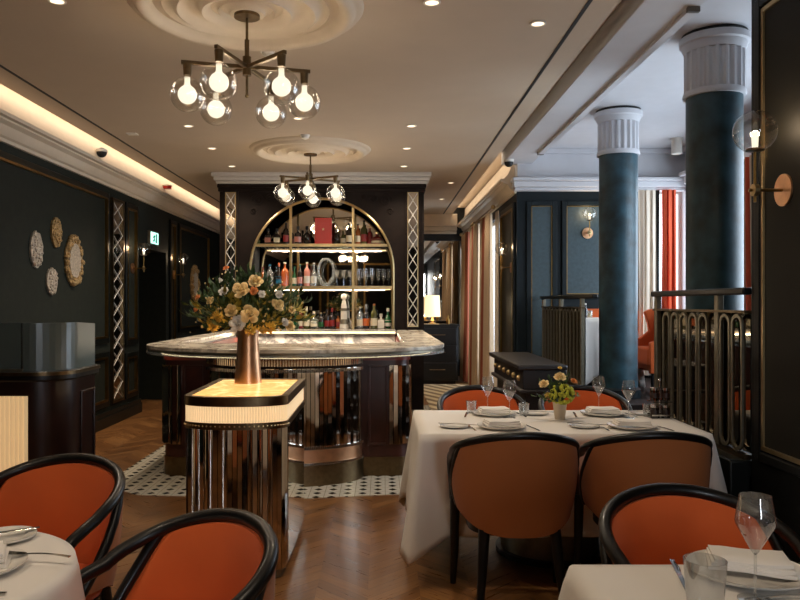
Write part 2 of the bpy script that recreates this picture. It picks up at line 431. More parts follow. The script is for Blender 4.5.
# ceiling
cl = struct('ceiling', MB().box(-3.04, 1.38, -4, 15.1, H, H+.05), M['ceiling'])
struct('ceiling_cove_left', MB().box(LX-.05, -3.04, -4, 15.1, H+.12, H+.17).box(-3.08, -3.04, -4, 15.1, H+.02, H+.13), M['ceiling'])
struct('ceiling_cove_right', MB().box(1.38, 1.75, -4, 15.1, H+.14, H+.19).box(1.34, 1.38, -4, 15.1, H+.02, H+.15), M['ceiling'])
struct('ceiling_beam', MB().box(1.50, 1.86, -4, 9.42, H-.02, H+.14).box(1.82, 1.86, -4, 9.42, H+.14, 3.48), M['greywhite'], bevel=.006)
struct('ceiling_platform', MB().box(1.86, 3.9, -4, 9.5, 3.36, 3.46), M['greywhite'])
struct('trim_ceiling_slot_left', MB().box(-2.825, -2.80, -4, 14.9, H-.003, H+.001), M['black'])
struct('trim_ceiling_slot_right', MB().box(1.192, 1.217, -4, 14.9, H-.003, H+.001), M['black'])
# left wall with the door recess between Y 10.0 and 11.25
wl = struct('wall_left', MB().box(LX-.12, LX, -4, 10.0, 0, H+.2).box(LX-.12, LX, 11.25, 15.1, 0, H+.2).box(LX-.12, LX, 10.0, 11.25, 2.2, H+.2)
    .box(LX-.8, LX-.12, 9.9, 10.0, 0, 2.4).box(LX-.8, LX-.12, 11.25, 11.35, 0, 2.4).box(LX-.9, LX-.8, 9.9, 11.35, 0, 2.4).box(LX-.8, LX-.12, 10, 11.25, 2.2, 2.3), M['wall_dark'])
def cornice_prof(sgn, x, y0, y1):
    # stepped crown moulding, x is the wall face, sgn the way it projects
    pr = [(0, 2.82), (.03, 2.82), (.03, 2.85), (.06, 2.86), (.09, 2.89), (.11, 2.93), (.16, 2.95), (.16, 2.965), (.20, 2.97), (.20, 3.0), (.17, 3.0), (.17, 2.975), (0, 2.975)]
    T = Matrix(((sgn, 0, 0, x), (0, 0, 1, 0), (0, 1, 0, 0), (0, 0, 0, 1)))
    return MB().prism([(a, b) for a, b in pr], y0, y1, T)
struct('trim_cornice_left', cornice_prof(1, LX, -4, 14.9), M['cornice'], sharp=25)
def cove_face(sgn, x, y0, y1):
    pr = [(.19, 2.99), (.13, 3.03), (.085, 3.08), (.055, 3.14), (.04, 3.21), (.035, 3.318), (0, 3.318), (0, 2.98), (.19, 2.98)]
    return MB().prism(pr, y0, y1, Matrix(((sgn, 0, 0, x), (0, 0, 1, 0), (0, 1, 0, 0), (0, 0, 0, 1))))
struct('trim_cove_left', cove_face(1, LX, -4, 14.9), M['cornice'], sharp=50)
struct('trim_cove_right', cove_face(-1, RX, 9.5, 14.9), M['cornice'], sharp=50)
bl = MB().box(LX, LX+.03, -4, 10.0, 0, .18).box(LX, LX+.045, -4, 10.0, 0, .13).box(LX, LX+.03, 11.25, 14.9, 0, .18)
struct('baseboard_left', bl, M['lacquer'], bevel=.004)
def yz_frame(mb, x, sgn, y0, y1, z0, z1, wd, dp):
    a, b = sorted((x, x+sgn*dp))
    mb.box(a, b, y0, y0+wd, z0, z1).box(a, b, y1-wd, y1, z0, z1).box(a, b, y0+wd, y1-wd, z0, z0+wd).box(a, b, y0+wd, y1-wd, z1-wd, z1)
def xz_frame(mb, y, sgn, x0, x1, z0, z1, wd, dp):
    a, b = sorted((y, y+sgn*dp))
    mb.box(x0, x0+wd, a, b, z0, z1).box(x1-wd, x1, a, b, z0, z1).box(x0+wd, x1-wd, a, b, z0, z0+wd).box(x0+wd, x1-wd, a, b, z1-wd, z1)
def panel_yz(wall, x, sgn, y0, y1, z0, z1, field=None, brass='brass'):
    f = MB(); yz_frame(f, x, sgn, y0, y1, z0, z1, .06, .03); part('panel_moulding', f, M['lacquer'], wall, bevel=.006)
    b = MB(); yz_frame(b, x, sgn, y0+.06, y1-.06, z0+.06, z1-.06, .022, .034); part('brass_bead', b, M[brass], wall)
    if field:
        a, c = sorted((x, x+sgn*.006)); part('panel_field', MB().box(a, c, y0+.07, y1-.07, z0+.07, z1-.07), M[field], wall)
panel_yz(wl, LX, 1, .5, 4.3, 1.0, 2.74); panel_yz(wl, LX, 1, 4.5, 8.85, .98, 2.74)
panel_yz(wl, LX, 1, 4.5, 8.85, .24, .88)
panel_yz(wl, LX, 1, 9.42, 9.9, .92, 2.72); panel_yz(wl, LX, 1, 9.42, 9.9, .24, .82)
panel_yz(wl, LX, 1, 11.4, 11.75, .3, 2.72); panel_yz(wl, LX, 1, 11.9, 14.0, .98, 2.72)
d = struct('door_1', MB().box(LX-.78, LX-.74, 10.08, 11.17, .0, 2.12), M['blackwall'])
f = MB(); yz_frame(f, LX-.74, 1, 10.22, 11.03, .25, .95, .03, .015); yz_frame(f, LX-.74, 1, 10.22, 11.03, 1.08, 1.98, .03, .015)
part('door_panel', f, M['blackwall'], d)
part('door_handle', MB().tube([(LX-.73, 11.08, 1.03), (LX-.68, 11.08, 1.03), (LX-.68, 10.96, 1.03)], .009), M['dbrass'], d)
def lattice(mb, T, wd, z0, z1, p, r):                    # x-shaped lattice in local xz
    n = int(round((z1-z0)/p))
    h = (z1-z0)/n
    for i in range(n):
        a, b = z0+i*h, z0+(i+1)*h
        for (xa, xb) in ((0, wd), (wd, 0)):
            mb.tube([(xa, 0, a), (xb, 0, b)], r, 4, T=T)
# tall narrow mirror with lattice on the left wall
mr = empty('lattice_mirror', (LX, 9.14, .28), 'tall narrow brass-framed mirror with crossed lattice set in dark green wall', 'mirror')
part('mirror_glass', MB().box(LX, LX+.012, 8.97, 9.31, .28, 2.68), M['mirror'], mr)
f = MB(); yz_frame(f, LX, 1, 8.94, 9.34, .25, 2.71, .03, .035); part('frame', f, M['dbrass'], mr)
T = Matrix.Translation((LX+.02, 8.97, 0)) @ Matrix.Rotation(R(90), 4, 'Z')
f = MB(); lattice(f, T, .34, .28, 2.68, .2, .005); part('lattice', f, M['whitep'], mr)
# end wall, its mirror, cornice
we = struct('wall_end', MB().box(LX-.12, 1.9, 14.9, 15.05, 0, H+.2), M['lacquer'])
struct('trim_cornice_end', MB().box(LX+.2, RX-.2, 14.86, 14.9, 2.82, 2.88).box(LX+.2, RX-.2, 14.78, 14.9, 2.88, 2.96).box(LX+.2, RX-.2, 14.72, 14.9, 2.96, 3.2), M['cornice'], bevel=.01)
em = empty('wall_mirror', (1.0, 14.88, .3), 'big dark-framed wall mirror on end wall behind the lamp, reflecting curtains', 'mirror')
part('mirror_glass', MB().box(.42, 1.60, 14.875, 14.9, .32, 2.68), M['mirror'], em)
f = MB(); xz_frame(f, 14.9, -1, .34, 1.66, .25, 2.76, .08, .05); part('frame', f, M['lacquer'], em, bevel=.008)
# wall behind the camera, with an unseen window added for light
struct('wall_back', MB().box(-3.4, 1.25, -3.6, -3.5, 0, H+.2).box(1.95, 2.2, -3.6, -3.5, 0, H+.2).box(1.25, 1.95, -3.6, -3.5, 0, .8).box(1.25, 1.95, -3.6, -3.5, 2.8, H+.2), M['lacquer'])
w3 = struct('window_3', MB().box(1.25, 1.95, -3.57, -3.56, .8, 2.8), M['pane'])
f = MB(); xz_frame(f, -3.6, 1, 1.25, 1.95, .8, 2.8, .06, .1); [f.box(x-.025, x+.025, -3.59, -3.52, .86, 2.74) for x in (1.6,)]
part('window_frame', f, M['blackwood'], w3)
wbk = bpy.data.objects['wall_back']
for (a, b) in ((-3.0, -2.0), (-1.8, -.8), (-.6, .4)):
    f = MB(); xz_frame(f, -3.5, 1, a, b, .9, 2.75, .05, .03); part('panel_moulding', f, M['brass'], wbk)
    part('panel_field', MB().box(a+.08, b-.08, -3.5, -3.49, 1.0, 2.65), M['blackpanel'], wbk)

# near right wall with black panel
wr = struct('wall_right', MB().box(2.0, 2.15, -3.6, 4.06, 0, 3.45).box(2.15, 3.95, 3.9, 4.06, 0, 3.45), M['blackwall'])
f = MB(); yz_frame(f, 2.0, -1, 1.5, 3.98, .62, 3.05, .05, .025); part('panel_moulding', f, M['blackwall'], wr, bevel=.006)
f = MB(); yz_frame(f, 2.0, -1, 1.56, 3.93, .68, 2.99, .022, .016); part('brass_bead', f, M['bright_brass'], wr)
part('panel_field', MB().box(1.995, 2.0, 1.57, 3.92, .69, 2.98), M['blackpanel'], wr)
struct('baseboard_right', MB().box(1.96, 2.0, -3.5, 4.06, 0, .2), M['blackwall'], bevel=.005)

# far right wall with the curtained windows
wf = struct('wall_right_far', MB().box(RX, RX+.15, 9.5, 10.65, 0, H+.2).box(RX, RX+.15, 12.5, 12.9, 0, H+.2).box(RX, RX+.15, 14.5, 15.0, 0, H+.2)
    .box(RX, RX+.15, 10.65, 14.5, 2.7, H+.2).box(RX, RX+.15, 10.65, 14.5, 0, .25), M['bluewall'])
panel_yz(wf, RX, -1, 9.45, 10.55, .25, 2.72, 'lacquer')
struct('trim_cornice_right_far', cornice_prof(-1, RX, 9.36, 14.9), M['cornice'], sharp=25)
for i, (a, b) in enumerate(((10.65, 12.5), (12.9, 14.5))):
    wd = struct('window_%d' % (i+1), MB().box(RX+.09, RX+.1, a, b, .25, 2.7), M['pane'])
    f = MB(); yz_frame(f, RX+.06, 1, a, b, .25, 2.7, .05, .07); f.box(RX+.07, RX+.12, (a+b)/2-.02, (a+b)/2+.02, .3, 2.65); part('window_frame', f, M['plaster'], wd)
# teal wall facing the camera
wb = struct('wall_platform_back', MB().box(RX, 3.2, 9.36, 9.5, 0, 2.9).box(3.2, 3.9, 9.36, 9.5, 0, .8), M['bluewall'])
struct('wall_platform_bulkhead', MB().box(RX, 3.9, 9.30, 9.5, 2.9, 3.36), M['greywhite'])
struct('trim_cornice_platform', MB().box(RX-.04, 3.8, 9.26, 9.36, 2.84, 2.88).box(RX-.06, 3.8, 9.22, 9.36, 2.88, 2.95).box(RX-.08, 3.8, 9.16, 9.36, 2.95, 2.99), M['greywhite'], bevel=.008)
struct('trim_cornice_platform_top', MB().box(1.86, 3.8, 9.24, 9.30, 3.30, 3.36), M['greywhite'], bevel=.008)
for (a, b, z0, z1) in ((1.80, 2.18, .62, 2.72), (2.24, 3.14, 1.5, 2.72)):
    f = MB(); xz_frame(f, 9.36, -1, a, b, z0, z1, .06, .03); part('panel_moulding', f, M['bluewall'], wb, bevel=.006)
    f = MB(); xz_frame(f, 9.36, -1, a+.06, b-.06, z0+.06, z1-.06, .010, .02); part('brass_bead', f, M['brass'], wb)
    part('panel_field', MB().box(a+.07, b-.07, 9.352, 9.36, z0+.07, z1-.07), M['bluesilk'], wb)
w4 = struct('window_4', MB().box(3.2, 3.76, 9.44, 9.45, .8, 2.86), M['pane'])
f = MB(); xz_frame(f, 9.42, 1, 3.2, 3.76, .8, 2.86, .04, .06); part('window_frame', f, M['plaster'], w4)
# outer wall of the platform, with its wide window
ws = struct('wall_platform_side', MB().box(3.76, 3.9, 4.06, 4.75, 0, 3.45).box(3.76, 3.9, 9.1, 9.5, 0, 3.45).box(3.76, 3.9, 4.75, 9.1, 0, .95).box(3.76, 3.9, 4.75, 9.1, 2.95, 3.45), M['greywhite'])
struct('trim_cornice_platform_side', MB().box(3.68, 3.76, 4.06, 9.16, 2.90, 2.99).box(3.62, 3.76, 4.06, 9.16, 2.99, 3.04).box(3.68, 3.76, 4.06, 9.3, 3.29, 3.36), M['greywhite'], bevel=.008)
w5 = struct('window_5', MB().box(3.84, 3.85, 4.75, 9.1, .95, 2.95), M['pane'])
f = MB(); yz_frame(f, 3.8, 1, 4.75, 9.1, .95, 2.95, .05, .07); [f.box(3.82, 3.88, y-.03, y+.03, 1.0, 2.9) for y in (6.2, 7.65)]
part('window_frame', f, M['plaster'], w5)

# platform with steps
PZ = .52
struct('floor_platform', MB().box(1.98, 3.8, 4.06, 5.62, 0, PZ).box(1.98, 3.8, 6.85, 9.36, 0, PZ).box(2.7, 3.8, 5.62, 6.85, 0, PZ).box(1.98, 2.7, 5.62, 6.85, 0, .17).box(2.34, 2.7, 5.62, 6.85, .17, .35), M['wenge'], bevel=.008)
struct('trim_platform_curb', MB().box(1.88, 2.06, 4.06, 5.5, 0, .6).box(1.88, 2.06, 6.9, 9.3, 0, .6), M['lacquer'], bevel=.012)
# downlights, detectors, cameras on the ceiling
def downlight(x, y, label):
    t = empty('recessed_downlight', (x, y, H), label, 'ceiling light', 'recessed downlights in the ceiling')
    part('bezel', MB().lathe([(.038, -.001), (.052, -.001), (.052, -.006), (.040, -.008)], 24, (x, y, H), close=True), M['whitep'], t)
    part('lens', MB().cyl((x, y, H-.004), .038, .003), M['dl'], t)
for (x, y, lb) in ((-1.88, 4.34, 'small round downlight at the ceiling edge left of the near chandelier, by top of view'),
    (.29, 4.36, 'small round downlight at top of view right of the near plaster medallion'),
    (-1.91, 7.40, 'small round downlight below and left of the near chandelier, first of its row'),
    (.29, 7.40, 'nearest of three small downlights in the row right of the bar unit'),
    (-.79, 7.09, 'small round downlight just in front of the far plaster medallion'),
    (-1.92, 8.47, 'middle of three small downlights in the row left of the bar unit'),
    (.28, 8.47, 'middle of three small downlights in the row right of the bar unit'),
    (-1.92, 9.58, 'farthest of three small downlights in the row left of the bar unit'),
    (.28, 9.58, 'farthest of three small downlights in the row right of the bar unit'),
    (.975, 4.69, 'large-looking round downlight beside the black ceiling slot on the right')):
    downlight(x, y, lb)
downlight(1.0, 10.9, 'small round downlight added near the lit cove to light the beige curtains, nearer one')  # fixture added to go with the extra curtain spots
downlight(1.0, 12.6, 'small round downlight added near the lit cove to light the beige curtains, farther one')
def detector(x, y, lab):
    t = empty('smoke_detector', (x, y, H), lab, 'smoke detector', 'smoke detectors on the ceiling')
    part('base', MB().cyl((x, y, H-.015), .05, .015), M['whitep'], t)
    part('cap', MB().lathe([(.04, -.015), (.038, -.035), (.02, -.045)], 20, (x, y, H)), M['whitep'], t)
detector(-.79, 5.19, 'white smoke detector beside the near plaster medallion above the chandelier')
detector(-.80, 7.81, 'white smoke detector at the rim of the far plaster medallion')
g = empty('ceiling_sensor', (-2.58, 7.75, H), 'pale square ceiling sensor left of the chandelier near the black slot', 'ceiling sensor')
part('housing', MB().box(-2.63, -2.53, 7.70, 7.80, H-.008, H), M['whitep'], g)
for (x, y, z, lb) in ((-3.12, 8.35, 3.115, 'black dome camera in the lit cove above the left wall'), (1.53, 9.05, 3.18, 'black dome camera under the white beam above the teal wall')):
    zz = 3.16 if x < 0 else H-.02
    t = empty('dome_camera', (x, y, zz), lb, 'security camera', 'dome cameras')
    part('base', MB().cyl((x, y, zz-.03), .06, .03), M['whitep'], t)
    part('dome', MB().sphere((x, y, zz-.035), .055, 20, 10), M['black'], t)
t = empty('alarm_beacon', (-3.13, 10.9, 3.15), 'small red and white alarm beacon in the cove above the left wall', 'alarm beacon')
part('base', MB().cyl((-3.12, 10.9, 3.148), .07, .014), M['whitep'], t); part('beacon', MB().cyl((-3.12, 10.9, 3.11), .06, .038), M['redp'], t)
# long air grille along the beam
t = empty('linear_air_grille', (1.80, 6.5, H-.02), 'long narrow air grille running along the white ceiling beam', 'air grille')
part('frame', MB().box(1.79, 1.85, 4.4, 8.6, H-.045, H-.02), M['greywhite'], t, bevel=.004)
part('end_cap', MB().box(1.785, 1.855, 4.37, 4.40, H-.05, H-.02), M['grille'], t); part('end_cap', MB().box(1.785, 1.855, 8.60, 8.63, H-.05, H-.02), M['grille'], t)
t = empty('surface_spotlight', (3.42, 8.7, 3.36), 'small white box spotlight on the ceiling above the red curtain', 'spotlight')
part('housing', MB().cyl((3.42, 8.7, 3.18), .06, .16), M['whitep'], t); part('ceiling_plate', MB().cyl((3.42, 8.7, 3.34), .07, .02), M['whitep'], t)

# plaster ceiling medallions
def medallion(x, y, lab):
    pr = [(a_, z_*1.7) for a_, z_ in [(.06, 0), (.06, -.03), (.10, -.032), (.12, -.012), (.15, -.01), (.165, -.024), (.18, -.01), (.21, -.008), (.235, -.03), (.26, -.034), (.28, -.014), (.33, -.008), (.36, -.008), (.385, -.026), (.40, -.032), (.42, -.026), (.435, -.008), (.47, -.006), (.485, -.016), (.50, -.006), (.54, -.004), (.56, -.022), (.585, -.034), (.615, -.036), (.635, -.022), (.65, -.012), (.67, -.014), (.69, 0)]]
    o = MB().lathe(pr, 72, (x, y, H), close=True).build('ceiling_medallion', M['cornice'], sharp=60)
    tag(o, lab, 'ceiling medallion', 'plaster ceiling medallions', 'thing')
medallion(-.796, 4.42, 'round ringed plaster medallion above the near chandelier'); medallion(-.815, 8.55, 'round ringed plaster medallion above the far chandelier')

# chandeliers
def chandelier(x, y, ang, lab, zg, sc):
    t = empty('globe_chandelier', (x, y, H), lab, 'chandelier', 'brass globe chandeliers')
    za = zg+.185
    part('canopy', MB().lathe([(.0001, -.03), (.075, -.045), (.075, -.07), (.0001, -.072)], 28, (x, y, H)), M['dbrass'], t)
    part('stem', MB().tube([(x, y, H-.04), (x, y, za-.17)], .008).cyl((x, y, za+.06), .014, .1), M['dbrass'], t)
    part('hub', MB().cyl((x, y, za-.05), .026, .11), M['dbrass'], t); part('end_knob', MB().sphere((x, y, za-.17), .012), M['dbrass'], t)
    for k in range(6):
        a = ang+k*PI/3; c, s = math.cos(a), math.sin(a)
        T = Matrix.Translation((x, y, za)) @ Matrix.Rotation(a, 4, 'Z')
        part('arm', MB().box(.02, .375, -.011, .011, -.011, .011, T), M['dbrass'], t, bevel=.002)
        gx, gy = x+.34*c, y+.34*s
        part('lamp_holder', MB().lathe([(.022, -.075), (.026, -.011)], 16, (gx, gy, za)), M['dbrass'], t)
        gl = part('globe', MB().shell([(.100*math.sin(R(q)), -.100*math.cos(R(q))) for q in list(range(0, 168, 8))+[167]], 28, (gx, gy, zg)), M['glass'], t)
        part('bulb', MB().shell([(max(.0001, .054*math.sin(R(q))), -.054*math.cos(R(q))) for q in range(0, 157, 12)]+[(.016, .065), (.016, .1)], 20, (gx, gy, zg)), M['bulb'], gl)
        o = point_light('chandelier_bulb_light', (gx-x, gy-y, zg-H), 6.5, WARM2, .062, t)
    return t
chandelier(-.796, 4.42, R(14), 'brass six-globe chandelier hanging nearest, in upper left of view', 2.655, 1)
chandelier(-.815, 8.55, R(30), 'brass six-globe chandelier hanging farther away, in front of the bar arch', 2.68, 1)

chandelier(-.80, .29, R(14), 'unseen brass six-globe chandelier added above and behind the camera', 2.68, 1)  # out of view, added to light the room and show in mirrors
# globe sconces
def sconce(loc, rz, lab, s=1.0, power=2.2, drop=.29, arm=.19):
    """wall normal is local +x"""
    t = empty('globe_sconce', loc, lab, 'wall lamp', 'globe wall sconces', rz)
    # build local then rely on rotation: geometry around the origin
    def P(name, mb, m, par):
        me_o = mb.build(name, m, None); me_o.data.transform(Matrix.Translation(me_o.location)); me_o.location = (0, 0, 0); me_o.parent = par; return me_o
    P('rosette', MB().lathe([(.0001, .0), (.08*s, .0), (.08*s, .014), (.0001, .016)], 32, T=Matrix.Rotation(R(90), 4, 'Y')), M['copper'], t)
    P('arm', MB().tube([(.01, 0, 0), (arm*s+.03, 0, 0)], .008*s), M['brass'], t)
    P('knuckle', MB().lathe([(.0001, -.016), (.03*s, -.012), (.03*s, .012), (.0001, .016)], 20, T=Matrix.Translation((arm*s, 0, 0)) @ Matrix.Rotation(R(90), 4, 'Y')), M['bright_brass'], t)
    P('rod', MB().tube([(arm*s, 0, -.06*s), (arm*s, 0, (drop-.1)*s)], .007*s), M['brass'], t)
    g_ = P('globe', MB().shell([(max(.0001, .104*s*math.sin(R(q))), .104*s*math.cos(R(q))) for q in range(0, 168, 8)], 28, (arm*s, 0, drop*s)), M['glass'], t)
    P('cup', MB().lathe([(.0001, -.1*s), (.045*s, -.095*s), (.04*s, -.085*s), (.0001, -.085*s)], 20, (arm*s, 0, drop*s)), M['dbrass'], t)
    P('bulb', MB().lathe([(.014*s, -.085*s), (.016*s, -.03*s), (.016*s, .0), (.0001, .006)], 14, (arm*s, 0, drop*s)), M['bulb'], g_)
    point_light('sconce_bulb_light', (arm*s, 0, drop*s+.015), power, WARM, .02, t)
    return t
sconce((2.0, 3.72, 2.01), PI, 'globe wall sconce on the black panelled wall at right, nearest of all', 1, 3, .29, .15)
sconce((LX, 9.72, 1.90), 0, 'globe wall sconce on dark wall left of the dark doorway', .85, 2.0, .29, .18)
sconce((LX, 11.65, 1.89), 0, 'globe wall sconce on dark wall right of the dark doorway', .85, 2.0, .29, .18)
sconce((RX, 9.72, 1.91), PI, 'globe wall sconce on the dark pilaster beside the beige curtains', .85, 2.0, .29, .15)
sconce((2.56, 9.35, 2.32), -PI/2, 'globe wall sconce on the blue-grey silk panel behind the far column', .85, 2.0, .27, .12)
# exit sign
t = empty('exit_sign', (LX, 10.55, 2.28), 'small glowing exit sign over the dark doorway', 'exit sign')
part('housing', MB().box(LX, LX+.04, 10.36, 10.74, 2.26, 2.46), M['steeldark'], t, bevel=.004)
part('face', MB().box(LX+.04, LX+.044, 10.38, 10.72, 2.28, 2.44), M['exit'], t)
T = Matrix(((0, 0, 1, LX+.044), (1, 0, 0, 10.46), (0, 1, 0, 2.295), (0, 0, 0, 1)))
part('pictogram', MB().prism([(.0, .02), (.03, .0), (.06, .04), (.1, .0), (.12, .02), (.08, .07), (.12, .09), (.1, .11), (.04, .1), (.0, .07), (.02, .06), (.04, .07), (.04, .05)], 0, .002, T).box(.14, .2, 0, .13, 0, .002, T), M['exitg'], t)
# plaques on the left wall
def plaque(y, z, a, b, kind, lab, rim=True):
    t = empty('wall_plaque', (LX, y, z-b), lab, 'wall plaque', 'oval relief plaques on the dark wall')
    n = 40; vs = []; rng = random.Random(int(y*100))
    def outline(s, jag=0):
        return [(a*s*math.cos(2*PI*i/n)*(1+jag*rng.uniform(-1, 1)), b*s*math.sin(2*PI*i/n)*(1+jag*rng.uniform(-1, 1))) for i in range(n)]
    T = Matrix(((0, 0, 1, LX), (1, 0, 0, y), (0, 1, 0, z), (0, 0, 0, 1)))
    o1 = outline(1, .07)
    m_ = MB().prism(o1, .004, .022, T)
    for i in range(70):                                   # relief lumps
        q = rng.uniform(0, 2*PI); rr = rng.uniform(.72, .96) if kind == 'rim' else rng.uniform(0, .92)
        m_.sphere((a*rr*math.cos(q), b*rr*math.sin(q), .022), rng.uniform(.012, .024)*(a/.13), 6, 4, T=T)
    part('relief_border' if kind == 'rim' else 'relief', m_, M['plate_b' if kind in ('rim', 'gilt') else 'plate_a'], t)
    if kind == 'rim': part('centre', MB().prism(outline(.68), .022, .036, T), M['plate_a'], t)
plaque(7.0, 1.95, .125, .17, 'pearl', 'leftmost small oval pinkish relief plaque on the dark wall')
plaque(7.43, 2.15, .115, .15, 'gilt', 'topmost small oval gilt relief plaque on the dark wall')
plaque(7.33, 1.66, .115, .13, 'pearl2', 'lowest small oval pearly relief plaque on the dark wall')
plaque(7.85, 1.89, .21, .265, 'rim', 'largest oval plaque with gilt border on the dark wall')
plaque(12.9, 1.78, .26, .31, 'rim', 'oval plaque with gilt border half hidden behind the tall bouquet')

# ------------------------------------------------------------------ columns
def column(y, r, x, lab):
    t = empty('fluted_column', (x, y, PZ), lab, 'column', 'blue columns with white fluted capitals', kind='thing')
    part('shaft', MB().cyl((x, y, PZ), r, 2.39, 48), M['column'], t)
    part('base_ring', MB().lathe([(r+.03, 0), (r+.03, .08), (r+.003, .1), (r+.003, 0)], 40, (x, y, PZ), close=True), M['bluewall'], t)
    n = 20; pts = []
    for i in range(n*8):
        a = 2*PI*i/(n*8); k = (i % 8)/8
        rr = r+.012-(.02*math.sin(PI*(k-.15)/.7) if .15 < k < .85 else 0)
        pts.append((x+rr*math.cos(a), y+rr*math.sin(a)))
    part('capital', MB().prism(pts, 2.95, 3.25), M['greywhite'], t, sharp=50)
    part('collar', MB().lathe([(r-.01, 2.91), (r+.018, 2.91), (r+.022, 2.93), (r+.014, 2.955), (r-.01, 2.955)], 40, (x, y, 0), close=True), M['greywhite'], t)
    part('abacus', MB().lathe([(r-.01, 3.23), (r+.012, 3.23), (r+.022, 3.255), (r+.03, 3.28), (r+.045, 3.29), (r+.045, 3.335), (r-.01, 3.335)], 48, (x, y, 0), close=True), M['greywhite'], t)
    part('shadow_gap_ring', MB().cyl((x, y, 3.335), r+.03, .025, 40), M['black'], t)
column(5.35, .19, 2.37, 'nearer blue column with white fluted capital, behind the right railing')
column(7.46, .185, 2.35, 'farther blue column with white fluted capital, between the two railings')

# ------------------------------------------------------------------ railings
def railing(y0, y1, posts, lab, hy0=None):
    hy0 = hy0 or y0
    X0 = 1.985
    t = empty('railing', (X0, (y0+y1)/2, .6), lab, 'railing', 'bronze railings of the raised platform')
    part('handrail', MB().box(X0-.028, X0+.028, hy0, y1+.02, 1.495, 1.535), M['blackwood'], t, bevel=.01)
    part('top_rail', MB().box(X0-.02, X0+.02, y0, y1, 1.395, 1.41), M['dbrass'], t)
    part('bottom_rail', MB().box(X0-.02, X0+.02, y0, y1, .6, .625), M['dbrass'], t)
    part('mirror_panel', MB().box(X0+.024, X0+.03, y0+.02, y1-.02, .63, 1.40), M['smoke'], t)
    for p in posts:
        part('post', MB().box(X0-.018, X0+.018, p-.025, p+.025, .6, 1.50), M['steeldark'], t, bevel=.003)
    yy = y0+.03; sp = .148
    n = int((y1-y0-.04)/sp)
    for k in range(n):
        a = yy+k*sp+.008; b = a+.132
        if any(abs((a+b)/2-p) < .06 for p in posts): continue
        ri = (b-a)/2; cy = (a+b)/2
        T = Matrix(((0, 0, 1, X0-.02), (1, 0, 0, 0), (0, 1, 0, 0), (0, 0, 0, 1)))
        def slot(r_):
            return [(cy+r_*math.cos(R(q)), 1.39-ri+r_*math.sin(R(q))) for q in range(0, 181, 15)]+[(cy+r_*math.cos(R(q)), .63+ri+r_*math.sin(R(q))) for q in range(180, 361, 15)]
        part('hoop_baluster', MB().ring(slot(ri), slot(ri-.02), .006, .02, T), M['steeldark'], t)
railing(4.07, 5.45, (4.42, 5.40), 'nearer bronze hoop railing with dark handrail, beside the black panelled wall')
railing(7.40, 9.28, (7.44, 8.32, 9.2), 'farther bronze hoop railing with dark handrail, left of the far column', 6.98)

# ------------------------------------------------------------------ curtains
def curtain(name_list, p0, p1, z0, z1, n, amp, lab, group, widths=None, flare=None):
    """name_list: (part, material, from, to) fractions along the run"""
    t = empty('curtain', ((p0[0]+p1[0])/2, (p0[1]+p1[1])/2, z0), lab, 'curtain', group)
    d = Vector((p1[0]-p0[0], p1[1]-p0[1], 0)); L_ = d.length; d.normalize(); nrm = Vector((-d.y, d.x, 0))
    for (pn, mt, a, b) in name_list:
        def fn(u, v, off=0):
            s = a+(b-a)*u; zz = z1+(z0-z1)*v
            am = amp*(.45+.55*v)
            ph = 2*PI*n*s
            w_ = math.sin(ph)+.3*math.sin(2.3*ph+1+v)
            q = Vector((p0[0], p0[1], 0))+d*(s*L_+.012*math.sin(ph*1.7+v*2))+nrm*(am*w_*.5+off)
            if flare: q += d*flare(s, v)
            return (q.x, q.y, zz)
        part(pn, MB().grid(lambda u, v: fn(u, v), max(8, int((b-a)*n*10)), 10, thick=lambda u, v: fn(u, v, .006)), M[mt], t, sharp=80)
    return t
cx = RX-.12
curtain([('panel', 'beige', 0, .42), ('rust_band', 'rust', .42, .62), ('panel', 'beige', .62, 1)], (cx, 10.75), (cx, 11.75), .02, 2.74, 7, .13, 'beige curtain with rust band hanging nearest to the dark pilaster', 'beige window curtains')
curtain([('panel', 'ivory', 0, 1)], (cx+.07, 10.45), (cx+.07, 10.75), .02, 2.74, 3, .05, 'narrow white sheer curtain next to the dark pilaster', 'sheer curtains')
curtain([('panel', 'beige', 0, .5), ('rust_band', 'rust', .5, .7), ('panel', 'beige', .7, 1)], (cx, 12.1), (cx, 13.1), .02, 2.74, 7, .13, 'beige curtain with rust band, second from the dark pilaster', 'beige window curtains')
curtain([('panel', 'ivory', 0, 1)], (cx+.07, 11.8), (cx+.07, 12.1), .02, 2.74, 3, .05, 'narrow white sheer curtain between the two nearest beige curtains', 'sheer curtains')
curtain([('rust_band', 'rust', 0, .25), ('panel', 'beige', .25, 1)], (cx, 13.5), (cx, 14.5), .02, 2.74, 7, .13, 'beige curtain with rust edge farthest away, beside the end wall mirror', 'beige window curtains')
def rod(p0, p1, z, lab):
    t = empty('curtain_rod', ((p0[0]+p1[0])/2, (p0[1]+p1[1])/2, z), lab, 'curtain rod')
    part('pole', MB().tube([(*p0, z), (*p1, z)], .014), M['brass'], t)
    for p in (p0, p1): part('finial', MB().sphere((*p, z), .032), M['bright_brass'], t)
rod((cx-.02, 10.4), (cx-.02, 12.6), 2.78, 'brass curtain rod over the curtains by the dark pilaster'); rod((cx-.02, 12.8), (cx-.02, 14.6), 2.78, 'brass curtain rod over the farthest beige curtain')
curtain([('panel', 'ivory', 0, .86), ('dark_edge', 'blackwood', .86, 1)], (3.16, 9.24), (3.42, 9.24), .56, 2.84, 4, .06, 'ivory curtain with dark edge at the bright window behind the columns', 'platform window curtains')
curtain([('panel', 'redc', 0, 1)], (3.435, 9.20), (3.60, 9.20), .56, 2.84, 3, .08, 'red curtain at the bright window between the two columns', 'platform window curtains')
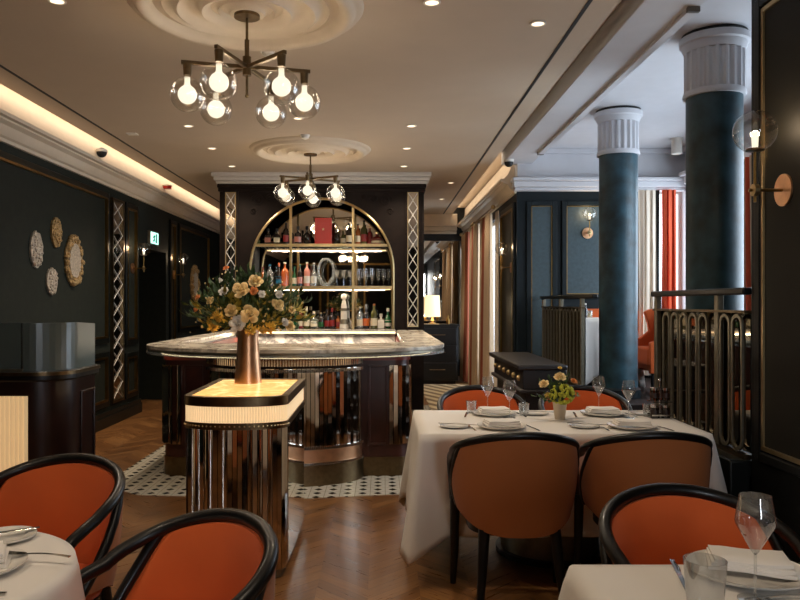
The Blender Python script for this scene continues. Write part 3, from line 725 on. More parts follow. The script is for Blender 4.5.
curtain([('panel', 'beige', 0, .35), ('red_lining', 'redc', .35, .55), ('panel', 'beige', .55, 1)], (3.64, 7.2), (3.64, 7.8), .56, 2.9, 5, .09, 'beige curtain with red lining gathered beside the near column', 'platform window curtains', flare=lambda s, v: -.1*v)

# ------------------------------------------------------------------ back bar unit
BX, BY = -.81, 10.1
bb = empty('back_bar', (BX, 10.3, 0), 'tall dark wood back bar with arched mirrored shelf niche', 'back bar')
HW = 1.375; AR = .963; AZ = 1.89; ZB = 1.10
ol = [(BX-HW, ZB), (BX-HW, 3.06), (BX+HW, 3.06), (BX+HW, ZB), (BX+AR, ZB)]
ol += [(BX+AR*math.cos(R(q)), AZ+AR*math.sin(R(q))) for q in range(0, 181, 5)]+[(BX-AR, ZB)]
TXZ = Matrix(((1, 0, 0, 0), (0, 0, 1, 0), (0, 1, 0, 0), (0, 0, 0, 1)))
part('arched_front', MB().prism(ol, BY, BY+.06, TXZ), M['wenge'], bb, smooth=False)
part('carcass', MB().box(BX-HW, BX-HW+.4, BY+.06, BY+.6, 0, 3.06).box(BX+HW-.4, BX+HW, BY+.06, BY+.6, 0, 3.06).box(BX-HW+.4, BX+HW-.4, BY+.5, BY+.6, 0, 3.06).box(BX-HW+.4, BX+HW-.4, BY+.06, BY+.5, 2.95, 3.06), M['wenge'], bb)
part('head_moulding', MB().box(BX-HW-.03, BX+HW+.03, BY-.04, BY+.62, 3.0, 3.05).box(BX-HW-.02, BX+HW+.02, BY-.025, BY+.61, 2.95, 3.0), M['wenge'], bb, bevel=.01)
part('white_crown', MB().box(BX-HW-.045, BX+HW+.045, BY-.05, BY+.65, 3.05, 3.09).box(BX-HW-.07, BX+HW+.07, BY-.08, BY+.69, 3.09, 3.14).box(BX-HW-.095, BX+HW+.095, BY-.11, BY+.72, 3.14, 3.2), M['plaster'], bb, bevel=.012)
arc = [(BX+(AR)*math.cos(R(q)), BY-.012, AZ+(AR)*math.sin(R(q))) for q in range(0, 181, 5)]
part('arch_trim', MB().tube([(BX+AR, BY-.012, ZB)]+arc+[(BX-AR, BY-.012, ZB)], .018, 8), M['bright_brass'], bb)
part('mirror_back', MB().box(BX-1.04, BX+1.04, BY+.46, BY+.5, ZB-.02, 2.95), M['mirror'], bb)
for z in (1.665, 2.235):
    hw = AR-.01 if z < AZ else math.sqrt(AR**2-(z-AZ)**2)-.01
    part('shelf', MB().box(BX-hw, BX+hw, BY+.02, BY+.46, z-.012, z+.012), M['thick'], bb)
    part('shelf_edge', MB().box(BX-hw, BX+hw, BY-.002, BY+.02, z-.025, z+.014), M['bright_brass'], bb)
    part('shelf_light', MB().box(BX-hw+.02, BX+hw-.02, BY+.022, BY+.034, z-.022, z-.014), M['led'], bb)
for x in (-.42, .42):
    zt = AZ+math.sqrt(AR**2-x*x)-.01
    part('divider', MB().box(BX+x-.016, BX+x+.016, BY-.004, BY+.03, ZB, zt), M['bright_brass'], bb)
for s in (-1, 1):
    x0 = BX+s*1.225; wd = .125
    mg = part('side_mirror', MB().box(x0-wd/2, x0+wd/2, BY-.012, BY, 1.14, 2.93), M['mirror'], bb)
    f = MB(); xz_frame(f, BY, -1, x0-wd/2-.04, x0+wd/2+.04, 1.10, 2.97, .03, .03); part('side_mirror_frame', f, M['wenge'], bb, bevel=.004)
    f = MB(); xz_frame(f, BY, -1, x0-wd/2-.012, x0+wd/2+.012, 1.128, 2.942, .012, .024); part('side_mirror_bead', f, M['bright_brass'], bb)
    f = MB(); lattice(f, Matrix.Translation((x0-wd/2, BY-.018, 0)), wd, 1.14, 2.93, .2, .006); part('lattice', f, M['whitep'], bb)
    # carved scroll in the spandrel
    f = MB()
    for (ox, oz, r0, tn, dr) in ((.86, 2.83, .09, 1.6, 1), (.70, 2.86, .055, 1.4, -1), (.92, 2.68, .05, 1.4, -1), (.56, 2.875, .035, 1.2, 1)):
        pts = []
        for k in range(22):
            a = k/21*tn*2*PI; rr = r0*(1-k/24)
            pts.append((BX+s*(ox+rr*math.cos(a)*dr), BY-.004, oz+rr*math.sin(a)))
        f.tube(pts, .011, 6)
    part('carved_scroll', f, M['wenge'], bb)
# back counter
bc = empty('back_counter', (BX, 9.7, 0), 'white marble back counter under the arched shelves', 'counter')
part('worktop', MB().box(BX-.99, BX+.99, 9.30, BY+.02, 1.06, ZB-.002), M['wmarble'], bc, bevel=.004)
part('front', MB().box(BX-.97, BX+.97, 9.33, 9.37, .1, 1.06), M['wmarble'], bc)
part('led_strip', MB().box(BX-.97, BX+.97, 9.285, 9.299, 1.075, 1.093), M['led'], bc)
part('cabinet', MB().box(BX-.97, BX+.97, 9.37, BY+.05, 0, 1.06), M['wenge'], bc)

# ------------------------------------------------------------------ the bar counter
CX = BX
bar = empty('bar_counter', (CX, 6.6, 0), 'curved cocktail bar with marble top, mirrored flutes and burgundy panels', 'bar counter')
TZ = 1.10
def front_curve(hw, y_side, y_front, cr, n=40):
    """outline from left rear to right rear, round corners and bowed front"""
    pts = []
    for i in range(n+1):
        u = -1+2*i/n
        x = CX+.07+hw*math.sin(u*PI/2)
        e = abs(math.cos(u*PI/2))**.95
        pts.append((x, y_side-(y_side-y_front)*e))
    return pts
def slab_outline(hw, yf, ys):
    o_ = front_curve(hw, ys, yf, .3)
    return o_
outer = slab_outline(1.30, 5.62, 6.55)
# U shape: front slab plus the two wings reaching the back bar
def ushape(g):
    o_ = slab_outline(1.28+g, 5.62-g, 6.55)
    return [(CX-1.20-g, 8.4), (CX-1.19-g, 9.75)][::-1]+o_+[(CX+1.34+g, 8.4), (CX+1.33+g, 9.75), (CX+1.0, 9.75), (CX+1.0, 6.75), (CX+.6, 6.5), (CX-.6, 6.5), (CX-1.0, 6.75), (CX-1.0, 9.75)]
part('marble_top', MB().prism(ushape(0), TZ-.03, TZ), M['marble'], bar, bevel=.004, smooth=False)
part('metal_underlay', MB().prism(ushape(-.02), TZ-.05, TZ-.03), M['steeldark'], bar, smooth=False)
part('glass_underlay', MB().prism(ushape(.0), TZ-.072, TZ-.05), M['thick'], bar, smooth=False)
part('led_strip', MB().ring([(x, y) for x, y in ushape(-.12)[2:43]], [(x, y) for x, y in ushape(-.135)[2:43]], TZ-.078, TZ-.0725), M['led'], bar)
# body
def body(g, z0, z1):
    return [(CX-1.04-g, 9.7), (CX-1.04-g, 6.42)]+[(CX-1.04-g+.14*(1-math.cos(R(q))), 6.42-(.13+g)*math.sin(R(q))) for q in range(15, 91, 15)]+[(CX-.66, 6.29-g), (CX+.66, 6.29-g)]+[(CX+1.04+g-.14*(1-math.cos(R(q))), 6.42-(.13+g)*math.sin(R(q))) for q in range(90, 14, -15)]+[(CX+1.04+g, 6.42), (CX+1.04+g, 9.7), (CX+.98, 9.7), (CX+.98, 6.6), (CX-.98, 6.6), (CX-.98, 9.7)]
part('body', MB().prism(body(0, 0, 0), .16, .97), M['barwood'], bar)
part('burgundy_frieze', MB().prism(body(.012, 0, 0), .97, TZ-.072), M['burg'], bar)
part('brass_plinth', MB().prism(body(.01, 0, 0), .0, .16), M['dbrass'], bar)
def arc_drum(hw, yb, yf, n):
    pts = []
    for i in range(n+1):
        u = -1+2*i/n
        x = CX+.0+hw*math.sin(u*PI/2*.93)/math.sin(PI/2*.93)
        pts.append((x, yb-(yb-yf)*math.cos(u*PI/2*.93)))
    return pts
def fluted(path, nf, depth, sub=6):
    # resample the path evenly and add scallops outward
    P_ = [Vector(p) for p in path]; seg = [0]
    for a, b in zip(P_, P_[1:]): seg.append(seg[-1]+(b-a).length)
    L_ = seg[-1]; out = []
    N_ = nf*sub
    for i in range(N_+1):
        s = L_*i/N_; k = 0
        while k < len(seg)-2 and seg[k+1] < s: k += 1
        f_ = (s-seg[k])/max(1e-9, seg[k+1]-seg[k]); p = P_[k].lerp(P_[k+1], f_)
        d_ = (P_[k+1]-P_[k]).normalized(); n_ = Vector((d_.y, -d_.x))
        h_ = depth*abs(math.sin(PI*(i % sub)/sub)) if i < N_ else 0
        q = p+n_*h_; out.append((q.x, q.y))
    return out
def facets(path, nf, tilt, seed=1):
    rg_ = random.Random(seed); P_ = [Vector(p) for p in path]; seg = [0]
    for a, b in zip(P_, P_[1:]): seg.append(seg[-1]+(b-a).length)
    L_ = seg[-1]; out = []
    def at_(s):
        k = 0
        while k < len(seg)-2 and seg[k+1] < s: k += 1
        f_ = (s-seg[k])/max(1e-9, seg[k+1]-seg[k]); d_ = (P_[k+1]-P_[k]).normalized()
        return P_[k].lerp(P_[k+1], f_), Vector((d_.y, -d_.x))
    w_ = L_/nf
    for i in range(nf):
        t_ = rg_.uniform(-tilt, tilt)
        for f_, h_ in ((.0, 0), (.07, .008-t_*.5), (.93, .008+t_*.5)):
            p, n_ = at_((i+f_)*w_); q = p+n_*(h_*w_/.03); out.append((q.x, q.y))
    out.append(tuple(P_[-1])); return out
dr = arc_drum(.63, 6.29, 5.90, 40)
part('fluted_mirror_drum', MB().prism(facets(dr, 44, .0045)+[(CX+.6, 6.3), (CX-.6, 6.3)], .30, .93), M['flute'], bar, sharp=60)
dr2 = arc_drum(.645, 6.29, 5.885, 40)
part('fluted_frieze', MB().prism(fluted(dr2, 70, .010)+[(CX+.6, 6.3), (CX-.6, 6.3)], .95, TZ-.075), M['flute'], bar, sharp=60)
part('beaded_band', MB().prism(fluted(dr2, 90, .012, 4)+[(CX+.6, 6.3), (CX-.6, 6.3)], .90, .925).prism(fluted(dr2, 90, .012, 4)+[(CX+.6, 6.3), (CX-.6, 6.3)], .29, .312).prism(fluted(dr2, 90, .012, 4)+[(CX+.6, 6.3), (CX-.6, 6.3)], .165, .187), M['steel'], bar)
part('copper_band', MB().prism(dr2+[(CX+.6, 6.3), (CX-.6, 6.3)], .18, .30), M['copper'], bar)
part('drum_plinth', MB().prism(arc_drum(.655, 6.285, 5.875, 40)+[(CX+.6, 6.3), (CX-.6, 6.3)], 0, .17), M['dbrass'], bar)
for s in (-1, 1):
    # recessed panel and the mirrored corner pier
    f = MB(); xa, xb = sorted((CX+s*.69, CX+s*.86)); xz_frame(f, 6.29, -1, xa, xb, .26, .93, .022, .014)
    part('panel_moulding', f, M['barwood'], bar, bevel=.003)
    path = [(CX-s*0+s*.87, 6.275)]+[(CX+s*(1.055-.14*(1-math.cos(R(q)))), 6.42-.145*math.sin(R(q))) for q in range(90, -1, -10)]+[(CX+s*1.055, 6.62)]
    if s < 0: path = path[::-1]
    fp = facets(path, 13, .007, 3)
    part('fluted_mirror_pier', MB().prism(fp+([(CX+s*.9, 6.62), (CX+s*.88, 6.33)] if s > 0 else [(CX+s*.88, 6.33), (CX+s*.9, 6.62)]), .27, .93), M['flute'], bar, sharp=60)

# ------------------------------------------------------------------ bottles and glassware on the shelves
def L_(rgb): return rgb
def bottle_mats():
    B = {}
    B['amber'] = pm('amber_spirit_glass', (150, 78, 26), .08, var=.2, coat=.5)
    B['orange'] = pm('orange_spirit_glass', (190, 92, 40), .08, var=.1, coat=.5)
    B['dark'] = pm('dark_brown_glass', (32, 20, 14), .08, coat=.5)
    B['green'] = pm('green_bottle_glass', (28, 84, 44), .08, coat=.5)
    B['clear'] = M['thick']
    B['pink'] = pm('pink_spirit_glass', (200, 128, 110), .1, coat=.5)
    B['white'] = pm('white_ceramic', (214, 206, 192), .2, coat=.3)
    B['cream'] = pm('cream_bottle_label', (222, 208, 178), .5)
    B['olive'] = pm('olive_bottle_glass', (78, 76, 34), .1, coat=.4)
    B['blue'] = pm('blue_cap', (40, 110, 140), .3)
    B['redd'] = pm('dark_red_label', (128, 26, 22), .4)
    B['gold'] = M['bright_brass']; B['black'] = M['black']
    return B
BM = bottle_mats()
SHAPES = {
 'tall':  lambda h, r: ([(.001, 0), (r, .002), (r, h*.60), (r*.8, h*.68), (r*.34, h*.76), (r*.30, h*.93)], (h*.93, h)),
 'squat': lambda h, r: ([(.001, 0), (r, .002), (r*1.02, h*.5), (r*.8, h*.62), (r*.3, h*.68), (r*.28, h*.82)], (h*.82, h)),
 'round': lambda h, r: ([(.001, 0), (r*.6, .002), (r, h*.22), (r*1.05, h*.38), (r*.75, h*.56), (r*.28, h*.66), (r*.26, h*.84)], (h*.84, h)),
 'box':   lambda h, r: ([(.001, 0), (r, .002), (r, h*.55), (r*.9, h*.6), (r*.35, h*.64), (r*.33, h*.8)], (h*.8, h)),
 'slim':  lambda h, r: ([(.001, 0), (r, .002), (r*.95, h*.45), (r*.5, h*.65), (r*.32, h*.72), (r*.30, h*.93)], (h*.93, h)),
}
def bottle(px, z, h, r, shape, bm, cap, lab, label=None, y=None, grp='bottles on the back bar shelves'):
    y = y or BY+.16
    x = (px-382)*y/750
    t = empty('bottle', (x, y, z), lab, 'bottle', grp)
    pr, (c0, c1) = SHAPES[shape](h, r)
    n = 4 if shape == 'box' else 16
    T = Matrix.Translation((x, y, z)) @ Matrix.Rotation(PI/4 if n == 4 else 0, 4, 'Z')
    part('body', MB().lathe(pr, n, T=T), BM[bm], t)
    part('cap', MB().cyl((0, 0, c0), r*.38, c1-c0, 12, T=T), BM[cap], t)
    if label:
        k = 1.02 if n > 4 else 1.03
        part('label', MB().shell([(r*k, h*.12), (r*k, h*.42)], n, T=T), BM[label], t)
Z1, Z2, Z3 = 2.25, 1.68, ZB
top = [(257, .13, .05, 'round', 'olive', 'gold', None, 'small round olive bottle at left end of the top shelf'),
 (268, .22, .055, 'box', 'dark', 'black', 'pink', 'squared dark decanter with pale label, second on the top shelf'),
 (277, .22, .055, 'box', 'dark', 'black', 'cream', 'squared dark decanter with cream label, third on the top shelf'),
 (286, .30, .04, 'tall', 'dark', 'black', 'redd', 'tall dark bottle left of the left brass divider, top shelf'),
 (298, .25, .05, 'squat', 'dark', 'black', 'pink', 'squat dark bottle with pink label right of left divider, top shelf'),
 (307, .25, .055, 'round', 'dark', 'black', None, 'round dark decanter left of the red box'),
 (336, .24, .055, 'round', 'dark', 'gold', None, 'round dark decanter with gold stopper right of the red box'),
 (343, .20, .035, 'slim', 'olive', 'gold', 'cream', 'slim olive bottle right of the red box, top shelf'),
 (349, .29, .04, 'tall', 'dark', 'black', 'cream', 'tall dark bottle with cream label left of right divider, top shelf'),
 (358, .28, .035, 'tall', 'amber', 'black', 'cream', 'tall amber bottle right of the right divider, top shelf'),
 (364, .33, .045, 'tall', 'olive', 'dark', 'redd', 'tallest olive bottle near right end of the top shelf'),
 (370, .24, .035, 'tall', 'redd', 'gold', None, 'small red bottle behind the flat flask, top shelf'),
 (377, .17, .085, 'round', 'redd', 'gold', 'cream', 'wide flat red flask at right end of the top shelf')]
for a in top: bottle(a[0], Z1, a[1], a[2], a[3], a[4], a[5], a[7], a[6])
mid = [(263, .26, .04, 'tall', 'amber', 'redd', 'cream', 'amber bottle with red cap, leftmost on the middle shelf'),
 (270, .30, .045, 'tall', 'clear', 'blue', 'white', 'clear bottle with blue cap on the middle shelf'),
 (279, .32, .045, 'round', 'dark', 'orange', 'blue', 'dark bottle with round copper stopper on the middle shelf'),
 (285, .33, .05, 'tall', 'orange', 'cream', 'orange', 'bright orange spirit bottle left of the left divider, middle shelf'),
 (294.5, .27, .034, 'slim', 'green', 'green', 'cream', 'green bottle just right of the left divider, middle shelf'),
 (300, .30, .036, 'tall', 'dark', 'green', 'pink', 'dark bottle with pink label on the middle shelf'),
 (307, .33, .046, 'tall', 'pink', 'cream', 'white', 'pink bottle with big white label on the middle shelf'),
 (314, .32, .045, 'slim', 'clear', 'white', 'white', 'pale clear bottle with white cap, left of the teardrop decanter')]
for a in mid: bottle(a[0], Z2, a[1], a[2], a[3], a[4], a[5], a[7], a[6])
low = [(289, .24, .04, 'tall', 'amber', 'gold', 'cream', 'amber bottle left of the left divider on the lowest level'),
 (295.5, .28, .034, 'slim', 'green', 'green', 'green', 'green bottle right of the left divider on the lowest level'),
 (300.5, .30, .031, 'tall', 'redd', 'redd', 'cream', 'red capped bottle on the lowest level beside the green one'),
 (306.5, .30, .043, 'squat', 'olive', 'cream', 'cream', 'yellowish squat bottle with cream label on the lowest level'),
 (314, .24, .05, 'round', 'clear', 'cream', 'cream', 'round clear bottle with cream medallion on the lowest level'),
 (321, .22, .04, 'tall', 'dark', 'gold', 'green', 'short dark bottle with green label on the lowest level'),
 (327, .26, .035, 'tall', 'dark', 'black', 'redd', 'dark bottle with red label on the lowest level, centre left'),
 (332, .28, .04, 'squat', 'dark', 'redd', 'redd', 'dark squat bottle left of the white ceramic bottle'),
 (338, .22, .035, 'box', 'amber', 'black', 'redd', 'small amber square bottle beside the white ceramic bottle'),
 (360, .30, .042, 'tall', 'clear', 'cream', 'cream', 'clear bottle with cream label right of right divider, lowest level'),
 (366, .33, .045, 'squat', 'dark', 'clear', 'orange', 'dark squat bottle with orange label on the lowest level'),
 (374, .34, .045, 'tall', 'olive', 'amber', 'cream', 'tall olive bottle with cream label on the lowest level'),
 (381, .20, .06, 'box', 'white', 'white', None, 'short white square bottle on the lowest level'),
 (388, .28, .05, 'round', 'green', 'white', 'white', 'dark green bottle with white diamond label at right end, lowest level')]
for a in low: bottle(a[0], Z3, a[1], a[2], a[3], a[4], a[5], a[7], a[6])
# tall white ceramic bottle with stripes
x = (344-382)*(BY+.1)/750; yb = BY+.1
t = empty('ceramic_bottle', (x, yb, ZB), 'tall white ceramic tequila bottle with round stopper by the right divider', 'bottle')
part('body', MB().lathe([(.001, 0), (.062, .002), (.058, .06), (.045, .14), (.042, .30), (.03, .36), (.02, .39), (.02, .40)], 24, (x, yb, ZB)), BM['white'], t)
part('stopper', MB().sphere((x, yb, ZB+.435), .042, 16, 10), BM['white'], t)
part('painted_band', MB().shell([(.0585, .065), (.048, .13)], 24, (x, yb, ZB)).shell([(.0435, .24), (.0432, .28)], 24, (x, yb, ZB)), M['steeldark'], t)
# red gift box with a star
x = (323.5-382)*(BY+.12)/750; yb = BY+.12
t = empty('gift_box', (x, yb, Z1), 'red gift box with small gold star in the middle of the top shelf', 'box')
part('box_body', MB().box(x-.115, x+.115, yb-.05, yb+.05, Z1, Z1+.355), M['redp'], t, bevel=.003)
st = [((.022 if i % 2 == 0 else .009)*math.sin(i*PI/5), (.022 if i % 2 == 0 else .009)*math.cos(i*PI/5)) for i in range(10)]
part('star_emblem', MB().prism(st, -.001, .002, Matrix(((1, 0, 0, x), (0, 0, 1, yb-.052), (0, 1, 0, Z1+.2), (0, 0, 0, 1)))), M['bright_brass'], t)
# teardrop decanter
x = (326-382)*(BY+.14)/750; yb = BY+.14
t = empty('teardrop_decanter', (x, yb, Z2), 'large clear teardrop decanter in middle of the middle shelf', 'decanter')
pts = [(x+.10*math.sin(a)*(1-.25*math.cos(a)), yb, Z2+.15-.135*math.cos(a)-(.0 if math.cos(a) > 0 else .085*math.cos(a))) for a in [2*PI*i/36 for i in range(36)]]
part('glass_ring', MB().tube(pts, [.026 if p[2] < Z2+.12 else .018 for p in pts], 10, closed=True), M['thick'], t)
part('foot', MB().cyl((x, yb, Z2), .06, .012), M['thick'], t)
# flutes and coupes
def glassware(kind, h, mat):
    t = empty(kind, (0, 0, 0))
    def P(n_, mb):
        o = mb.build(n_, mat, None); o.data.transform(Matrix.Translation(o.location)); o.location = (0, 0, 0); o.parent = t; return o
    if kind == 'champagne_flute': pr = [(.006, .09), (.02, .11), (.028, .15), (.027, h)]; st_ = .09
    elif kind == 'martini_glass': pr = [(.004, .11), (.03, .16), (.045, h)]; st_ = .11
    elif kind == 'wine_glass': pr = [(.003, .098), (.010, .108), (.022, .130), (.040, .162), (.0415, .17), (.038, .19), (.032, h)]; st_ = .1
    P('bowl', MB().shell([(.0005, pr[0][1]-.002)]+pr, 28)); P('stem', MB().tube([(0, 0, .004), (0, 0, st_)], .0032, 8)); P('foot', MB().lathe([(.0005, 0), (.036, 0), (.036, .002), (.004, .007)], 24))
    return t
fl0 = glassware('champagne_flute', .24, M['wine']); ma0 = glassware('martini_glass', .22, M['wine'])
for i, px in enumerate((337, 343.5, 350)):
    o = ma0 if i == 0 else copy_tree(ma0)
    o.location = ((px-382)*(BY+.12)/750, BY+.12, Z2)
    tag(o, '%s of three cone-shaped cocktail glasses left of the right divider, middle shelf' % ('leftmost', 'middle', 'rightmost')[i], 'glass', 'cocktail glasses on the middle shelf')
for i, px in enumerate((358.5, 365, 371.5, 378, 383.5, 389)):
    o = fl0 if i == 0 else copy_tree(fl0)
    yy = BY+.12 if i < 3 else BY+.22
    o.location = ((px-382)*yy/750, yy, Z2)
    tag(o, '%s from the left of six champagne flutes at right of the middle shelf' % ('first', 'second', 'third', 'fourth', 'fifth', 'sixth')[i], 'glass', 'champagne flutes on the middle shelf')

# ------------------------------------------------------------------ sideboard and lamp by the end wall
sb = empty('sideboard', (1.0, 13.7, 0), 'black lacquered sideboard under the white lamp near the end wall', 'sideboard')
part('body', MB().box(.62, 1.36, 13.4, 13.95, .06, 1.04), M['blackwood'], sb, bevel=.006); part('top', MB().box(.60, 1.38, 13.37, 13.97, 1.04, 1.07), M['blackwood'], sb, bevel=.004)
part('plinth', MB().box(.66, 1.32, 13.44, 13.9, 0, .06), M['blackwood'], sb)
for k in range(3):
    dd = part('drawer', MB().box(.65, 1.33, 13.385, 13.40, .1+k*.31, .38+k*.31), M['blackwood'], sb, bevel=.004)
    part('handle', MB().tube([(.85, 13.37, .26+k*.31), (1.13, 13.37, .26+k*.31)], .007), M['dbrass'], dd)
lx, ly = 1.0-.08, 13.7
t = empty('table_lamp', (lx, ly, 1.07), 'table lamp with white drum shade on the black sideboard', 'lamp')
part('base', MB().lathe([(.07, 0), (.07, .015), (.02, .03), (.035, .06), (.015, .1), (.012, .14)], 20, (lx, ly, 1.07)), M['bright_brass'], t)
part('shade', MB().lathe([(.15, .13), (.13, .52), (.125, .52), (.145, .13)], 32, (lx, ly, 1.07), close=True), M['shade'], t)
point_light('table_lamp_light', (0, 0, .33), 5, WARM, .05, t)
t = empty('small_vase', (1.12, 13.6, 1.07), 'small brass bottle vase beside the table lamp on sideboard', 'vase')
part('body', MB().lathe([(.03, 0), (.035, .06), (.012, .12), (.012, .16)], 16, (1.2, 13.6, 1.07)), M['brass'], t)
rg = MB().box(.66, 1.62, 9.6, 13.3, 0, .008).build('carpet_runner', M['rug']); tag(rg, 'striped beige carpet on the floor beyond the right end of bar', 'carpet')

# ------------------------------------------------------------------ host station on the left
hs = empty('host_station', (-2.5, 4.6, 0), 'dark wood host counter with curved corner at left wall', 'host counter')
def hs_out(g):
    xr, yf, yb_, r = -1.80+g, 4.25-g, 4.82+g, .22
    return [(LX+.04, yf)]+[(xr-r+r*math.sin(R(q)), yf+r-r*math.cos(R(q))) for q in range(0, 91, 9)]+[(xr-.06+.06*math.cos(R(q)), yb_-.06+.06*math.sin(R(q))) for q in range(0, 91, 15)]+[(LX+.04, yb_)]
part('cabinet', MB().prism(hs_out(-.02), .1, 1.0), M['mahog'], hs); part('plinth', MB().prism(hs_out(-.06), 0, .1), M['blackwood'], hs)
part('worktop', MB().prism(hs_out(0), 1.0, 1.06), M['blackwood'], hs, bevel=.012)
part('metal_band', MB().prism(hs_out(.006), 1.035, 1.055), M['dbrass'], hs)
f = MB(); yz_frame(f, -1.82, 1, 4.52, 4.74, .16, .92, .02, .01); part('panel_moulding', f, M['mahog'], hs, bevel=.003)
rib = MB()
xx = -3.16
while xx < -2.04:
    rib.add(*[[(xx, 4.27, .1), (xx+.013, 4.255, .1), (xx+.026, 4.27, .1), (xx, 4.27, .92), (xx+.013, 4.255, .92), (xx+.026, 4.27, .92)], [(0, 1, 4, 3), (1, 2, 5, 4), (2, 0, 3, 5), (0, 2, 1), (3, 4, 5)]]); xx += .026
part('ribbed_lit_panel', rib, M['creamlit'], hs, smooth=False)
gs = empty('glass_screen', (-2.5, 4.6, 1.06), 'hammered grey glass screen with rounded corner standing on the host counter', 'glass screen')
def scr(o0, o1, z0, z1, rc):
    vs = []; f_ = []
    n = len(o0); mb = MB()
    return mb
so = [p for p in hs_out(-.025)][:-8]; si = [p for p in hs_out(-.037)][:-8]
so = so[:12]+[(-1.825, 4.77)]; si = si[:12]+[(-1.837, 4.77)]
def strip(o_, i_, zt):
    mb = MB(); n = len(o_)
    for k in range(n-1):
        a, b, c, d_ = o_[k], o_[k+1], i_[k+1], i_[k]
        mb.add([(*a, 1.06), (*b, 1.06), (*c, 1.06), (*d_, 1.06), (*a, zt[k]), (*b, zt[k+1]), (*c, zt[k+1]), (*d_, zt[k])], [(3, 2, 1, 0), (4, 5, 6, 7), (0, 1, 5, 4), (2, 3, 7, 6), (1, 2, 6, 5), (3, 0, 4, 7)])
    return mb
zt = [1.335]*(len(so)-1)+[1.32]
part('curved_pane', strip(so[1:], si[1:], zt[1:]), M['screen'], gs)
xs_ = (24-382)*4.3/750
part('front_pane', MB().box(xs_+.008, so[0][0]+1.06 if False else so[1][0], 4.275, 4.287, 1.06, 1.335).box(LX+.06, xs_-.004, 4.275, 4.287, 1.06, 1.335), M['screen'], gs)
part('brass_joint', MB().box(xs_-.004, xs_+.006, 4.27, 4.292, 1.06, 1.335), M['steel'], gs)
part('base_channel', MB().box(LX+.06, so[1][0], 4.268, 4.294, 1.06, 1.075), M['steeldark'], gs)

# ------------------------------------------------------------------ tiered dark chest
t = empty('tiered_chest', (1.5, 7.3, 0), 'dark tiered wooden chest with studded band below the far railing', 'chest')
x0, x1, y0, y1 = 1.17, 1.60, 6.46, 8.2
part('top', MB().box(x0, x1, y0, y1, .87, .915), M['chestwood'], t, bevel=.012)
part('upper_tier', MB().box(x0+.05, x1, y0+.04, y1-.04, .70, .87), M['chestwood'], t, bevel=.006)
part('ledge', MB().box(x0+.02, x1, y0+.015, y1-.015, .665, .70), M['chestwood'], t, bevel=.012)
part('middle_tier', MB().box(x0+.08, x1, y0+.06, y1-.06, .42, .665), M['chestwood'], t, bevel=.006)
part('ledge', MB().box(x0+.03, x1, y0+.02, y1-.02, .38, .42), M['chestwood'], t, bevel=.012)
part('lower_tier', MB().box(x0+.08, x1, y0+.06, y1-.06, 0, .38), M['chestwood'], t, bevel=.006)
for k in range(6): part('stud', MB().sphere((x0+.05, y0+.2+k*.27, .785), .028, 12, 8), M['bright_brass'], t)

